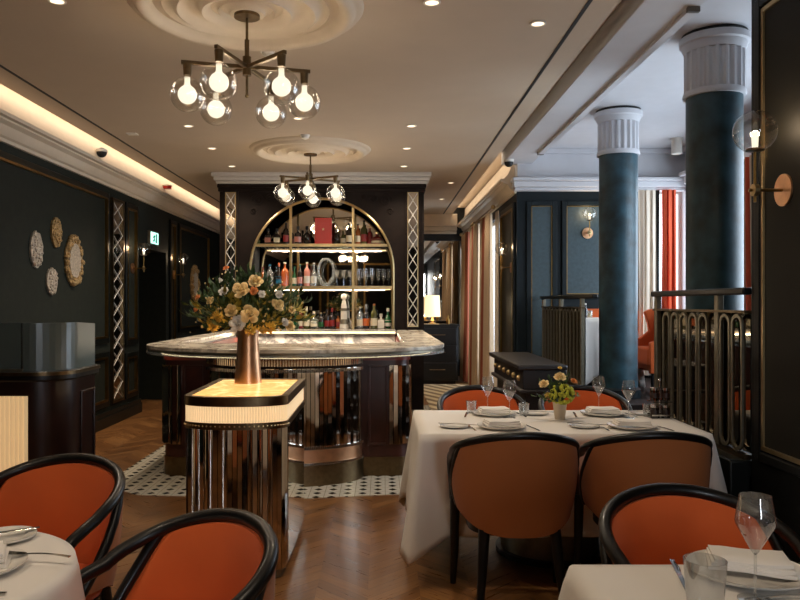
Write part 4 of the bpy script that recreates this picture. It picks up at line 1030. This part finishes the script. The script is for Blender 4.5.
# ------------------------------------------------------------------ dining chairs
def make_chair():
    t = empty('dining_chair', (0, 0, 0))
    A, B_ = .295, .25
    def plan(th, off=0):                    # th in degrees, 0 = middle of the back (+y)
        s = 1 if th >= 0 else -1; a = abs(th)
        if a <= 90:
            e = .93
            return ((A+off)*math.copysign(abs(math.sin(R(th)))**e, th), (B_+off)*math.cos(R(a))**.9)
        return (s*(A+off-.0004*(a-90)), -(a-90)/90*.33)
    def topz(a): return .842-.135*min(1, abs(a)/100)**1.7
    def ext(v): return 64+50*v**.9          # shell reaches further forward lower down
    def srf(off):
        def fn(u, v):                       # v 0 top .. 1 bottom
            th = (-1+2*u)*ext(v)
            x, y = plan(th, off)
            zb = .372+.085*math.sin(R(min(90, abs(th))))**3
            z = topz(th)+(zb-topz(th))*v
            k = 1-.10*v**3
            if off < 0: x *= 1+.0*v
            return (x*k, y*(1-.10*v**2)-.01*v, z)
        return fn
    part('outer_shell', MB().grid(srf(.012), 36, 12, thick=srf(-.004)), M['tan'], t, 'tan brown outside fabric', sharp=70)
    def pad(off0, off1):
        a, b = srf(off0), srf(off1)
        return a, b
    def inner(u, v):
        u2 = .03+.94*u; v2 = .03+.90*v
        bul = .035*(math.sin(PI*min(1, max(0, u)))**.35)*(math.sin(PI*(.04+.92*v))**.4)
        x, y, z = srf(-.006)(u2, v2)
        xx, yy, zz = srf(-.006-bul)(u2, v2)
        return (xx, yy, zz)
    def innerb(u, v):
        return srf(-.005)(.03+.94*u, .03+.90*v)
    part('backrest_pad', MB().grid(inner, 36, 12, thick=innerb), M['orange'], t, 'burnt orange inside fabric', sharp=70)
    rim = []
    for i in range(-16, 17):
        th = i*100/16; x, y = plan(th); rim.append((x, y, topz(th)+.004))
    def arm(s):
        return [(s*.292, -.09, .695), (s*.289, -.15, .672), (s*.284, -.20, .635), (s*.278, -.222, .58), (s*.272, -.226, .52), (s*.266, -.225, .44)]
    part('rim_rail', MB().tube(arm(-1)[::-1]+rim+arm(1), .020, 12), M['blackwood'], t)
    for s in (-1, 1):
        q = [(plan(s*64)[0], plan(s*64)[1], topz(64))]+[(plan(s*ext(v))[0]*(1-.10*v**3)*1.01, plan(s*ext(v))[1]*(1-.1*v*v)-.01*v, topz(ext(v))+(.45-topz(ext(v)))*v) for v in (.12, .25, .4, .55, .7, .85, 1)]
        part('arm_support', MB().tube(q, .017, 10), M['blackwood'], t)
    seat = []
    for i in range(40):
        a = 2*PI*i/40; c, s_ = math.cos(a), math.sin(a)
        seat.append((.232*math.copysign(abs(c)**.7, c), -.02+.20*math.copysign(abs(s_)**.7, s_)))
    part('seat', MB().prism(seat, .40, .475), M['orange'], t, bevel=.02)
    part('seat_frame', MB().prism([(x*.97, y*.97) for x, y in seat], .365, .40), M['blackwood'], t)
    for s in (-1, 1):
        part('leg', MB().tube([(s*.258, -.215, .46), (s*.262, -.222, .2), (s*.268, -.23, 0)], [.026, .022, .015], 10), M['blackwood'], t)
        part('leg', MB().tube([(s*.165, .155, .40), (s*.18, .19, .2), (s*.20, .235, 0)], [.028, .023, .015], 10), M['blackwood'], t)
    return t
ch0 = make_chair()
def put_chair(i, loc, rz, lab, grp):
    o = ch0 if i == 0 else copy_tree(ch0)
    o.location = loc; o.rotation_euler.z = rz; tag(o, lab, 'chair', grp); return o
# a chair at rz=0 has its back towards +y and its front towards -y
put_chair(0, (.69, 5.11, 0), R(4), 'orange dining chair on the far side of the middle table, left one', 'chairs at the middle white table')
put_chair(1, (1.385, 5.11, 0), R(-3), 'orange dining chair on far side of the middle table, behind the small flowers', 'chairs at the middle white table')
put_chair(2, (.64, 3.66, 0), R(181), 'dining chair seen from behind, left one on the near side of the middle table', 'chairs at the middle white table')
put_chair(3, (1.277, 3.67, 0), R(179), 'dining chair seen from behind, right one on the near side of the middle table', 'chairs at the middle white table')
put_chair(4, (.955, 2.19, 0), R(12), 'orange dining chair behind the near right table', None)
put_chair(5, (-1.24, 2.68, 0), R(-18), 'orange dining chair at left edge, behind the round table', 'chairs at the round table')
put_chair(6, (-.56, 1.93, 0), R(-48), 'orange dining chair right of the round table, nearest to the camera', 'chairs at the round table')

# ------------------------------------------------------------------ tables
def drape(name, perim, zt, zh, lab, grp, amp=.02, nlev=14, flare=.04):
    """perim(i,n) -> (x,y,nx,ny,corner) around the table edge"""
    n = 200; P_ = [perim(i/n) for i in range(n)]
    cx_ = sum(p[0] for p in P_)/n; cy_ = sum(p[1] for p in P_)/n
    vs = []; fs = []
    rings = []
    for k in (.0, .25, .5, .75, .93): rings.append(('t', k))
    rings.append(('e', 0))
    for k in range(1, nlev+1): rings.append(('d', k/nlev))
    for kind, k in rings:
        for i, (x, y, nx, ny, co) in enumerate(P_):
            if kind == 't': vs.append((cx_+(x-cx_)*max(k, .004), cy_+(y-cy_)*max(k, .004), zt))
            elif kind == 'e': vs.append((x+nx*.002, y+ny*.002, zt-.003))
            else:
                u = i/n
                wv = math.sin(u*2*PI*19+1.3*math.sin(u*2*PI*5))*.6+.4*math.sin(u*2*PI*31+2)
                off = .006+flare*k*(1+co*1.1)+amp*wv*min(1, k*1.3)*(.5+co)
                zz = zt-.006-(zt-zh)*k*(1+.22*co)
                vs.append((x+nx*off, y+ny*off, max(.03, zz)))
    m_ = len(rings)
    for r_ in range(m_-1):
        for i in range(n):
            j = (i+1) % n
            fs.append((r_*n+i, r_*n+j, (r_+1)*n+j, (r_+1)*n+i))
    mb = MB().add(vs, fs)
    o = mb.build(name, M['cloth'], sharp=80)
    md = o.modifiers.new('thickness', 'SOLIDIFY'); md.thickness = .003; md.offset = -1
    return tag(o, lab, 'tablecloth', grp)
def rect_perim(x0, x1, y0, y1, r=.03):
    Lx, Ly = x1-x0, y1-y0; per = 2*(Lx+Ly)
    def f(u):
        s = u*per
        if s < Lx: x, y, nx, ny, d_ = x0+s, y0, 0, -1, min(s, Lx-s)
        elif s < Lx+Ly: q = s-Lx; x, y, nx, ny, d_ = x1, y0+q, 1, 0, min(q, Ly-q)
        elif s < 2*Lx+Ly: q = s-Lx-Ly; x, y, nx, ny, d_ = x1-q, y1, 0, 1, min(q, Lx-q)
        else: q = s-2*Lx-Ly; x, y, nx, ny, d_ = x0, y1-q, -1, 0, min(q, Ly-q)
        c = max(0, 1-d_/.14)
        dx = 1 if x > (x0+x1)/2 else -1; dy = 1 if y > (y0+y1)/2 else -1
        nx2 = nx*(1-.5*c)+dx*.5*c*(1 if nx == 0 else 1); ny2 = ny*(1-.5*c)+dy*.5*c
        l = math.hypot(nx2, ny2)
        return (x, y, nx2/l*(1+.3*c), ny2/l*(1+.3*c), c)
    return f
TT = .76
tb = empty('dining_table', (.98, 4.40, 0), 'rectangular table under the white cloth in the middle, on steel drum pedestal', 'table')
part('tabletop', MB().box(.21, 1.74, 3.96, 4.84, TT-.035, TT-.004), M['blackwood'], tb)
part('pedestal', MB().cyl((.98, 4.40, .03), .28, TT-.07, 40), M['steeldark'], tb); part('base_ring', MB().cyl((.98, 4.4, 0), .31, .03, 40), M['blackwood'], tb)
drape('tablecloth', rect_perim(.205, 1.745, 3.955, 4.845), TT, .24, 'long white cloth draped over the middle rectangular table', None, .032, flare=.05)
tb = empty('dining_table', (1.3, 1.5, 0), 'rectangular table under white cloth at bottom right', 'table')
part('tabletop', MB().box(.50, 1.82, 1.12, 1.98, TT-.035, TT-.004), M['blackwood'], tb)
part('pedestal', MB().cyl((1.16, 1.55, .03), .26, TT-.07, 40), M['steeldark'], tb); part('base_ring', MB().cyl((1.16, 1.55, 0), .3, .03, 40), M['blackwood'], tb)
drape('tablecloth', rect_perim(.495, 1.825, 1.115, 1.985), TT, .24, 'white cloth draped over the table at bottom right', None, .018, flare=.05)
tb = empty('round_table', (-1.22, 1.9, 0), 'round table under white cloth at bottom left', 'table')
part('tabletop', MB().cyl((-1.22, 1.9, TT-.035), .405, .031, 48), M['blackwood'], tb)
part('pedestal', MB().cyl((-1.22, 1.9, .03), .06, TT-.07, 24), M['blackwood'], tb); part('base_ring', MB().cyl((-1.22, 1.9, 0), .26, .03, 40), M['blackwood'], tb)
drape('tablecloth', lambda u: (-1.22+.41*math.cos(2*PI*u), 1.9+.41*math.sin(2*PI*u), math.cos(2*PI*u), math.sin(2*PI*u), 0), TT, .36, 'white cloth draped over the round table at bottom left', None, .03, flare=.05)
# table on the platform behind the far railing
tb = empty('dining_table', (2.53, 8.6, PZ), 'small table under white cloth on the platform behind the far railing', 'table')
part('tabletop', MB().box(2.25, 2.81, 8.32, 8.88, PZ+.725, PZ+.757), M['blackwood'], tb); part('pedestal', MB().cyl((2.53, 8.6, PZ), .05, .72), M['blackwood'], tb)
drape('tablecloth', rect_perim(2.245, 2.815, 8.315, 8.885), PZ+.76, PZ+.14, 'white cloth over the small table on the raised platform', None, .018, flare=.03)
t = empty('banquette', (2.5, 9.2, PZ), 'orange banquette against the teal wall on the raised platform', 'banquette')
part('backrest', MB().box(2.5, 3.15, 9.2, 9.31, PZ+.42, PZ+.86), M['orange'], t, bevel=.03); part('seat', MB().box(2.5, 3.15, 8.93, 9.22, PZ+.12, PZ+.45), M['orange'], t, bevel=.03)
part('plinth', MB().box(2.52, 3.13, 8.97, 9.3, PZ, PZ+.12), M['blackwood'], t)
# wing armchair in profile
t = empty('armchair', (3.1, 8.0, PZ), 'orange upholstered wing armchair in profile, on the platform between the columns', 'armchair')
wing = [(2.76, .20), (3.22, .20), (3.25, .84), (3.12, .865), (2.95, .86), (2.90, .83), (2.94, .70), (2.95, .62), (2.86, .55), (2.76, .52)]
T = Matrix(((1, 0, 0, 0), (0, 0, 1, 0), (0, 1, 0, PZ), (0, 0, 0, 1)))
part('side_wing', MB().prism(wing, 7.72, 7.78, T), M['orange'], t, bevel=.012); part('side_wing', MB().prism(wing, 8.28, 8.34, T), M['orange'], t, bevel=.012)
part('backrest', MB().box(3.10, 3.24, 7.78, 8.28, PZ+.3, PZ+.85), M['orange'], t, bevel=.02); part('seat', MB().box(2.76, 3.12, 7.78, 8.28, PZ+.22, PZ+.46), M['orange'], t, bevel=.02)
for a in (2.8, 3.2):
    for b in (7.76, 8.3): part('leg', MB().cyl((a, b, PZ), .018, .2), M['blackwood'], t)
def small_bottle(x, y, z, lab, m1, m2, h=.16):
    t = empty('condiment_bottle', (x, y, z), lab, 'bottle')
    part('body', MB().lathe([(.001, 0), (.025, .002), (.025, h*.6), (.01, h*.75), (.01, h*.9)], 14, (x, y, z)), m1, t); part('cap', MB().cyl((x, y, z+h*.9), .013, h*.12), m2, t)
small_bottle(2.29, 8.45, PZ+.765, 'small dark condiment bottle on the platform table', BM['dark'], M['whitep']); 
t = empty('candle_holder', (2.37, 8.6, PZ+.765), 'small glass candle holder on the platform table', 'candle holder')
part('cup', MB().lathe([(.03, 0), (.035, .08), (.031, .08), (.027, .004), (.001, .004)], 16, (2.38, 8.6, PZ+.765)), M['thick'], t); part('candle', MB().cyl((2.38, 8.6, PZ+.77), .02, .04), M['creamlit'], t)

# ------------------------------------------------------------------ tableware
def dish(r, lab, grp, x, y, z=TT, name='dinner_plate', depth=.018):
    mb = MB().lathe([(.001, .004), (r*.62, .004), (r*.70, .008), (r*.98, depth), (r, depth+.002), (r*.99, depth-.003), (r*.66, 0), (.001, 0)], 48, (x, y, z+.001))
    return tag(mb.build(name, M['china'], sharp=60), lab, 'plate', grp)
def napkin(x, y, z, w_, d_, rz, lab, grp, layers=3):
    mb = MB()
    for k in range(layers):
        T = Matrix.Translation((x, y, z)) @ Matrix.Rotation(rz+k*.04, 4, 'Z')
        def fn(u, v, off=0):
            a, b = (u-.5)*w_*(1-.05*k), (v-.5)*d_*(1-.05*k)
            e = (1-(2*abs(u-.5))**6)*(1-(2*abs(v-.5))**6)
            return (a, b, k*.009+.008*e+.003*math.sin(u*5+k)+off)
        mb.grid(lambda u, v: fn(u, v), 14, 10, T, thick=lambda u, v: fn(u, v, -.008))
    return tag(mb.build('folded_napkin', M['napkin'], sharp=60), lab, 'napkin', grp)
def make_cutlery():
    k_ = MB().grid(lambda u, v: (-.006+.012*v+(.004 if u > .5 else 0)*math.sin((u-.5)*2*PI)*v, -.11+.22*u, .001), 16, 2, thick=lambda u, v: (-.006+.012*v, -.11+.22*u, .004 if u < .45 else .0028)).build('table_knife', M['steel'])
    f_ = MB()
    f_.grid(lambda u, v: ((v-.5)*(.007+.006*max(0, .35-u)*3), -.10+.13*u, .002+.004*math.sin(u*PI)), 12, 2, thick=lambda u, v: ((v-.5)*(.007+.006*max(0, .35-u)*3), -.10+.13*u, .004+.004*math.sin(u*PI)))
    f_.grid(lambda u, v: ((v-.5)*.022*math.sin(PI*(.25+.3*u)), .03+.025*u, .002), 5, 3, thick=lambda u, v: ((v-.5)*.022*math.sin(PI*(.25+.3*u)), .03+.025*u, .004))
    for q in range(4): f_.box(-.0105+q*.006, -.0075+q*.006, .055, .10, .002, .004)
    f_ = f_.build('table_fork', M['steel'])
    s_ = MB().grid(lambda u, v: ((v-.5)*(.007+.006*max(0, .35-u)*3), -.10+.14*u, .002+.005*math.sin(u*PI)), 12, 2, thick=lambda u, v: ((v-.5)*(.007+.006*max(0, .35-u)*3), -.10+.14*u, .004+.005*math.sin(u*PI)))
    s_.add(*(lambda mb: (mb.v, mb.f))(MB().grid(lambda u, v: (.018*math.sin(PI*u)**.6*(v-.5)*2, .04+.055*u, .006-.005*math.sin(PI*u)*(1-(2*v-1)**2)), 10, 6, thick=lambda u, v: (.018*math.sin(PI*u)**.6*(v-.5)*2, .04+.055*u, .008-.005*math.sin(PI*u)*(1-(2*v-1)**2)))))
    s_ = s_.build('teaspoon', M['steel'])
    return k_, f_, s_
kn0, fk0, sp0 = make_cutlery(); used = set()
def cutlery(src, x, y, rz, lab, grp, z=TT):
    o = src if src.name not in used else src.copy()
    if src.name not in used: used.add(src.name)
    else: COL.objects.link(o)
    o.location = (x, y, z+.002); o.rotation_euler.z = rz
    return tag(o, lab, {'t': 'cutlery'}['t'], grp)
wg0 = glassware('wine_glass', .225, M['wine'])
wused = []
def wine(x, y, lab, grp, s=1.0):
    o = wg0 if not wused else copy_tree(wg0)
    wused.append(1); o.location = (x, y, TT+.001); o.scale = (s, s, s); return tag(o, lab, 'wine glass', grp)
tm0 = MB().lathe([(.001, 0), (.032, 0), (.040, .09), (.0385, .09), (.031, .006), (.001, .006)], 32).build('water_tumbler', M['wine']); tused = []
def tumbler(x, y, lab, grp, s=1.0):
    o = tm0 if not tused else tm0.copy()
    if tused: COL.objects.link(o)
    tused.append(1); o.location = (x, y, TT+.001); o.scale = (s, s, s); return tag(o, lab, 'water glass', grp)
G = 'place settings on the middle table'
PL = [(.69, 4.62, 'back left'), (1.36, 4.62, 'back right'), (.66, 4.14, 'front left'), (1.38, 4.14, 'front right')]
for i, (x, y, q) in enumerate(PL):
    dish(.135, 'white dinner plate at the %s setting of the middle table' % q, 'dinner plates on the middle table', x, y)
    napkin(x, y, TT+.025, .19, .12, (.05, -.04, .1, -.08)[i], 'folded white napkin on the %s plate of the middle table' % q, 'napkins on the middle table')
    s = 1 if i < 2 else -1
    bx = x+(.26 if i < 2 else -.26)
    dish(.08, 'small white side plate at the %s setting of the middle table' % q, 'side plates on the middle table', bx, y+.02, name='side_plate', depth=.012)
    cutlery(kn0, bx+.02, y+.02, R(70), 'butter knife lying on the %s side plate of the middle table' % q, 'knives on the middle table', TT+.016)
    cutlery(fk0, x-s*-.17 if i > 1 else x+.165, y, R(8), 'fork beside the %s plate of the middle table' % q, 'forks on the middle table')
    cutlery(kn0, x-.17 if i < 2 else x+.17, y, R(10 if i > 1 else -10), 'table knife beside the %s plate of the middle table' % q, 'knives on the middle table')
wine(.665, 4.72, 'wine glass at the back left setting of middle table, leftmost', 'wine glasses on the middle table'); wine(.765, 4.50, 'wine glass second from left on the middle table', 'wine glasses on the middle table')
wine(1.37, 4.74, 'wine glass just right of the small flowers on middle table', 'wine glasses on the middle table'); wine(1.48, 4.50, 'rightmost wine glass on the middle table', 'wine glasses on the middle table')
tumbler(.87, 4.60, 'water glass between left wine glasses and the small flowers', 'water glasses on the middle table', .85); tumbler(1.615, 4.55, 'water glass beside the condiment stand on the middle table', 'water glasses on the middle table', .85)
tumbler(.56, 4.70, 'water glass at the far left of the middle table', 'water glasses on the middle table', .85)
# near right table
dish(.145, 'large white dinner plate on the near right table', None, .925, 1.90)
napkin(.94, 1.92, TT+.025, .20, .13, R(-20), 'folded white napkin on the plate of near right table', None)
wine(.866, 1.74, 'large wine glass standing in front of the plate on near right table', None, 1.08)
tumbler(.715, 1.66, 'water glass left of the wine glass on near right table', None, 1.15).scale = (1.15, 1.15, 1.35)
cutlery(kn0, .755, 1.90, R(-12), 'table knife lying left of the plate on near right table', None)
cutlery(sp0, .97, 1.75, R(-86), 'spoon lying in front of the plate on near right table', None); cutlery(fk0, 1.11, 1.95, R(30), 'fork lying right of the plate on near right table', None)
# round table left
dish(.135, 'dinner plate on the round table', None, -1.06, 1.93); napkin(-1.08, 1.93, TT+.018, .22, .15, R(20), 'folded napkin on the dinner plate of the round table', None, 4)
dish(.085, 'small side plate behind the dinner plate on the round table', None, -1.10, 2.19, name='side_plate', depth=.012)
cutlery(kn0, -1.12, 2.19, R(-60), 'butter knife across the side plate of the round table', None, TT+.016)
cutlery(fk0, -.92, 1.99, R(80), 'fork tip beside the napkin on the round table', None, TT+.02); cutlery(sp0, -1.02, 1.75, R(-92), 'spoon in front of the dinner plate on the round table', None)
kk = kn0.copy(); COL.objects.link(kk); kk.location = (-1.0, 1.78, TT+.002); kk.rotation_euler.z = R(88); tag(kk, 'table knife in front of the dinner plate on the round table', 'cutlery')
dish(.08, 'bread plate nearest to the camera on the round table', None, -1.02, 1.68, name='side_plate', depth=.012)
# condiment stand
x, y = 1.66, 4.48
t = empty('condiment_stand', (x, y, TT), 'steel condiment stand with tall centre handle at right end of middle table', 'condiment stand')
part('tray', MB().box(x-.06, x+.06, y-.04, y+.04, TT+.001, TT+.006).box(x-.06, x+.06, y-.04, y-.036, TT+.02, TT+.028).box(x-.06, x+.06, y+.036, y+.04, TT+.02, TT+.028), M['steel'], t)
part('handle', MB().tube([(x, y, TT+.005), (x, y, TT+.225)], .005).sphere((x, y, TT+.23), .010), M['steel'], t)
part('upper_ring', MB().box(x-.06, x+.06, y-.04, y-.036, TT+.10, TT+.106).box(x-.06, x+.06, y+.036, y+.04, TT+.10, TT+.106), M['steel'], t)
for i, (dx, lb) in enumerate(((-.032, 'left'), (.034, 'right'))):
    for k, zz in ((0, .007), (1, .11)):
        if k == 1 and i == 5: continue
        j = empty('spice_jar', (x+dx, y, TT+zz), '%s %s dark spice jar in the condiment stand' % (('lower', 'upper')[k], lb), 'jar', 'spice jars in the condiment stand')
        part('jar_body', MB().cyl((x+dx, y, TT+zz), .026, .06, 16), BM['dark'], j); part('lid', MB().cyl((x+dx, y, TT+zz+.06), .027, .014, 16), M['steel'], j)
        part('jar_label', MB().shell([(.0265, .015), (.0265, .045)], 16, (x+dx, y, TT+zz)), M['mahog'], j)

# ------------------------------------------------------------------ flowers
def rose_mesh(mb, c, r, seed, up=None):
    rng = random.Random(seed); c = Vector(c)
    up = (up or Vector((0, -.5, .8))).normalized()
    q = up.to_track_quat('Z', 'Y').to_matrix().to_4x4()
    T = Matrix.Translation(c) @ q
    for ring, (n, rad, op, hh) in enumerate(((3, .20, .0, .72), (4, .40, .1, .70), (5, .62, .35, .62), (5, .82, .75, .50), (6, .98, 1.3, .22))):
        for k in range(n):
            a0 = 2*PI*(k+.5*ring)/n+rng.uniform(-.25, .25); wd = 2*PI/n*(.72 if ring < 3 else .6); js = rng.uniform(.86, 1.12); jz = rng.uniform(-.1, .1)
            def fn(u, v, off=0):
                a = a0+(u-.5)*2*wd*(1-.25*v*v)
                rr = r*js*(rad*(.3+.7*v**.6)+op*.16*v**3)*(1-.16*(2*u-1)**2*v)+off
                z = r*(-.45+(hh+jz+.45)*math.sin(v*PI/2*.95)*(1-.22*(2*u-1)**2))-r*op*.12*v**4
                return (rr*math.cos(a), rr*math.sin(a), z)
            mb.grid(lambda u, v: fn(u, v), 6, 5, T, thick=lambda u, v: fn(u, v, -.05*r))
    mb.sphere((0, 0, r*.1), r*.25, 8, 6, 1.4, T)
def leaf(mb, p, d, ln, wd, rng):
    d = d.normalized(); sd = d.cross(Vector((0, 0, 1)))
    if sd.length < .1: sd = Vector((1, 0, 0))
    sd.normalize(); nn = sd.cross(d)
    rot = rng.uniform(-1, 1); sd2 = sd*math.cos(rot)+nn*math.sin(rot); nn2 = d.cross(sd2)
    vs = [p]
    for f_ in (.3, .65):
        b = p+d*ln*f_-nn2*ln*.12*f_
        w2 = wd*(1 if f_ < .5 else .75)
        vs += [b-sd2*w2+nn2*.15*w2, b, b+sd2*w2+nn2*.15*w2]
    vs.append(p+d*ln-nn2*ln*.3)
    mb.add(vs, [(0, 2, 1), (0, 3, 2), (1, 2, 5, 4), (2, 3, 6, 5), (4, 5, 7), (5, 6, 7)])
def sprig(ml, ms, p0, p1, n, ln, wd, rng):
    p0, p1 = Vector(p0), Vector(p1); mid_ = (p0+p1)/2+Vector((0, 0, .04))
    pts = [p0.lerp(mid_, k/3).lerp(mid_.lerp(p1, k/3), k/3) for k in range(4)]
    ms.tube(pts, .0022, 5)
    for k in range(n):
        f_ = .35+.65*(k+1)/n
        b = p0.lerp(mid_, f_).lerp(mid_.lerp(p1, f_), f_)
        d = (p1-p0).normalized()+Vector((rng.uniform(-1, 1), rng.uniform(-1, 1), rng.uniform(-.7, 1)))*.8
        leaf(ml, b, d, ln*rng.uniform(.7, 1.2), wd*rng.uniform(.7, 1.2), rng)

# console with the large bouquet
cs = empty('lit_console', (-.78, 4.4, 0), 'narrow mirrored fluted console with glowing onyx top, carrying the copper vase', 'console')
def con(g, n=24):
    xl, xr, yt, ybk = -1.05-g, -.50+g, 4.0, 4.85+g
    xm, hw = (xl+xr)/2, (xr-xl)/2
    return [(xl, ybk)]+[(xm+hw*math.sin(R(-90+180*i/n)), yt-(.125+g)*math.cos(R(-90+180*i/n))) for i in range(n+1)]+[(xr, ybk)]
CZ = .962
part('rim', MB().ring(con(.004), con(-.035), CZ-.05, CZ), M['dbrass'], cs, bevel=.003)
part('onyx_top', MB().prism(con(-.034), CZ-.02, CZ-.004), M['onyx'], cs)
part('lit_band', MB().prism(fluted(con(-.008)[1:-1], 44, .005, 4)+[(-.508, 4.84), (-1.042, 4.84)], CZ-.135, CZ-.05), M['band'], cs)
part('side_lit_band', MB().box(-.512, -.506, 4.0, 4.84, CZ-.135, CZ-.05), M['band'], cs)
part('studded_band', MB().prism(con(.0), CZ-.17, CZ-.135), M['dbrass'], cs)
st_ = MB()
for i in range(34):
    a = R(-88+176*i/33); st_.sphere((-.775+.277*math.sin(a), 4.0-.127*math.cos(a), CZ-.152), .005, 6, 4)
part('studs', st_, M['bright_brass'], cs)
cf = con(-.012)
part('fluted_mirror_body', MB().prism(facets(cf[1:-1], 24, .008, 9)+[(-.512, 4.84), (-1.038, 4.84)], .05, CZ-.17), M['flute'], cs, sharp=60)
part('side_panel', MB().box(-.513, -.503, 4.03, 4.84, .06, CZ-.175), M['mirror'], cs)
part('plinth', MB().prism(con(-.03), 0, .05), M['steeldark'], cs)
vx, vy = -.825, 4.62
VZ = CZ-.004
t = empty('copper_vase', (vx, vy, VZ), 'tall tapered copper vase on the glowing console', 'vase')
part('body', MB().lathe([(.001, 0), (.083, .0), (.083, .008), (.076, .09), (.068, .18), (.064, .27), (.068, .33), (.062, .33), (.058, .27), (.06, .1), (.001, .02)], 40, (vx, vy, VZ)), M['copper'], t)
bq = empty('bouquet', (vx, vy, VZ+.3), 'large bouquet of cream and apricot roses with foliage in the copper vase', 'flowers')
rng = random.Random(5)
c0 = Vector((vx, vy, VZ+.34))
ml, ml2, ms = MB(), MB(), MB()
for i in range(190):
    a = rng.uniform(0, 2*PI); el = rng.uniform(-.25, 1.35)
    dirv = Vector((math.cos(a)*math.cos(el)*1.18, math.sin(a)*math.cos(el)*.8, math.sin(el)))
    Lr = rng.uniform(.17, .34)*(1.05 if el < .6 else .92)
    tip = c0+Vector((0, 0, .05))+dirv*Lr
    sprig(ml if rng.random() < .6 or el > .5 else ml2, ms, c0-Vector((0, 0, .03)), tip, 12, .055, .012, rng)  # yellow leaves only low down, where the onyx glow is painted in
part('dark_foliage', ml, M['leaf'], bq, 'dark green leaves', smooth=False); part('yellow_glow_foliage', ml2, M['leaf2'], bq, 'yellow-green leaves tinted for the onyx glow', smooth=False); part('stems', ms, M['stem'], bq)
fb = MB()
for i in range(90):
    a = rng.uniform(0, 2*PI); el = rng.uniform(-.2, 1.3)
    fb.sphere(c0+Vector((math.cos(a)*math.cos(el)*1.15, math.sin(a)*math.cos(el)*.8, math.sin(el)))*rng.uniform(.2, .33)+Vector((0, 0, .04)), rng.uniform(.004, .009), 6, 4)
tag(part('filler_buds', fb, M['rose'], bq, 'tiny cream buds'), kind='stuff')
def at(px, py, y): return ((px-382)*y/750, y, 1.45-(py-303)*y/750)
for i, (px, py, r_, mt, yy) in enumerate([(241, 290, .048, 'rose', 4.36), (255, 281, .042, 'rose', 4.42), (250, 314, .050, 'rose', 4.32), (231, 311, .040, 'rose', 4.36), (237, 324, .046, 'rosew', 4.34), (278, 305, .038, 'rose', 4.42),
    (224, 291, .030, 'rosew', 4.4), (279, 294, .026, 'rosew', 4.42), (254, 291, .026, 'roseo', 4.36), (262, 294, .022, 'rosew', 4.34), (210, 301, .026, 'rose', 4.45), (196, 309, .018, 'roseo', 4.5), (198, 297, .018, 'roseo', 4.5),
    (218, 317, .034, 'rosey', 4.4), (270, 328, .032, 'rosey', 4.36), (250, 330, .032, 'rosey', 4.34), (213, 327, .030, 'rosey', 4.42), (290, 326, .030, 'rose', 4.45), (226, 268, .018, 'roseo', 4.5), (219, 281, .022, 'rosew', 4.52), (285, 322, .022, 'rosew', 4.42), (292, 310, .024, 'rose', 4.5), (262, 330, .026, 'rosey', 4.36)]):
    mb = MB(); c = Vector(at(px, py, yy)); up = (c-c0)+Vector((0, -.22, .10)); rose_mesh(mb, c, r_*.95, i+3, up)
    if mt == 'rosey':
        mb = MB()
        for k in range(46):
            dq = Vector((rng.gauss(0, 1), rng.gauss(0, 1)-.4, rng.gauss(0, .8))).normalized()
            leaf(mb, c+dq*r_*.35, dq+Vector((rng.uniform(-.5, .5), rng.uniform(-.5, .5), rng.uniform(-.5, .5))), r_*rng.uniform(.7, 1.2), r_*.3, rng)
    nm, lb = {'rose': ('rose', None), 'rosew': ('rose', 'white rose'), 'rosey': ('ruffled_blossom', 'yellow blossom'), 'roseo': ('small_blossom', 'apricot blossom')}[mt]
    part(nm, mb, M[mt], bq, lb, sharp=70)
# small arrangement on the middle table
x, y = 1.055, 4.45
t = empty('small_flower_vase', (x, y, TT), 'short frosted ribbed vase in the middle of the middle table', 'vase')
fp = []
part('body', MB().lathe([(.001, 0), (.030, 0), (.030, .004), (.036, .05), (.043, .11), (.039, .11), (.032, .05), (.001, .012)], 32, (x, y, TT+.001)), M['frost'], t)
bq2 = empty('small_bouquet', (x, y, TT+.1), 'small posy of yellow roses and chartreuse blooms in the frosted vase', 'flowers')
ml, ms = MB(), MB(); c0 = Vector((x, y, TT+.12)); rng = random.Random(11)
for i in range(34):
    a = rng.uniform(0, 2*PI); el = rng.uniform(-.1, 1.3)
    sprig(ml, ms, c0-Vector((0, 0, .02)), c0+Vector((math.cos(a)*math.cos(el), math.sin(a)*math.cos(el), math.sin(el)))*rng.uniform(.07, .15), 7, .035, .011, rng)
part('foliage', ml, M['leaf'], bq2, smooth=False); part('stems', ms, M['stem'], bq2)
for i, (px, py, r_, mt) in enumerate(((560, 377, .033, 'rose'), (544, 384, .026, 'rose'), (574, 381, .018, 'roseo'), (548, 395, .018, 'rosey'), (560, 368, .012, 'rosey'))):
    mb = MB(); c = Vector(at(px, py, 4.40)); rose_mesh(mb, c, r_, i+50, (c-c0)+Vector((0, -.08, .08))); part('rose', mb, M[mt], bq2, sharp=70)
mb = MB(); cc = Vector(at(562, 394, 4.38)); rng = random.Random(2)
for i in range(120):
    v = Vector((rng.gauss(0, 1), rng.gauss(0, 1), rng.gauss(0, 1))).normalized()
    if v.y > .5: continue
    p = cc+Vector((v.x*.068, v.y*.05, v.z*.055)); mb.sphere(p, rng.uniform(.008, .012), 6, 4)
part('chartreuse_bloom', mb, M['chart'], bq2)
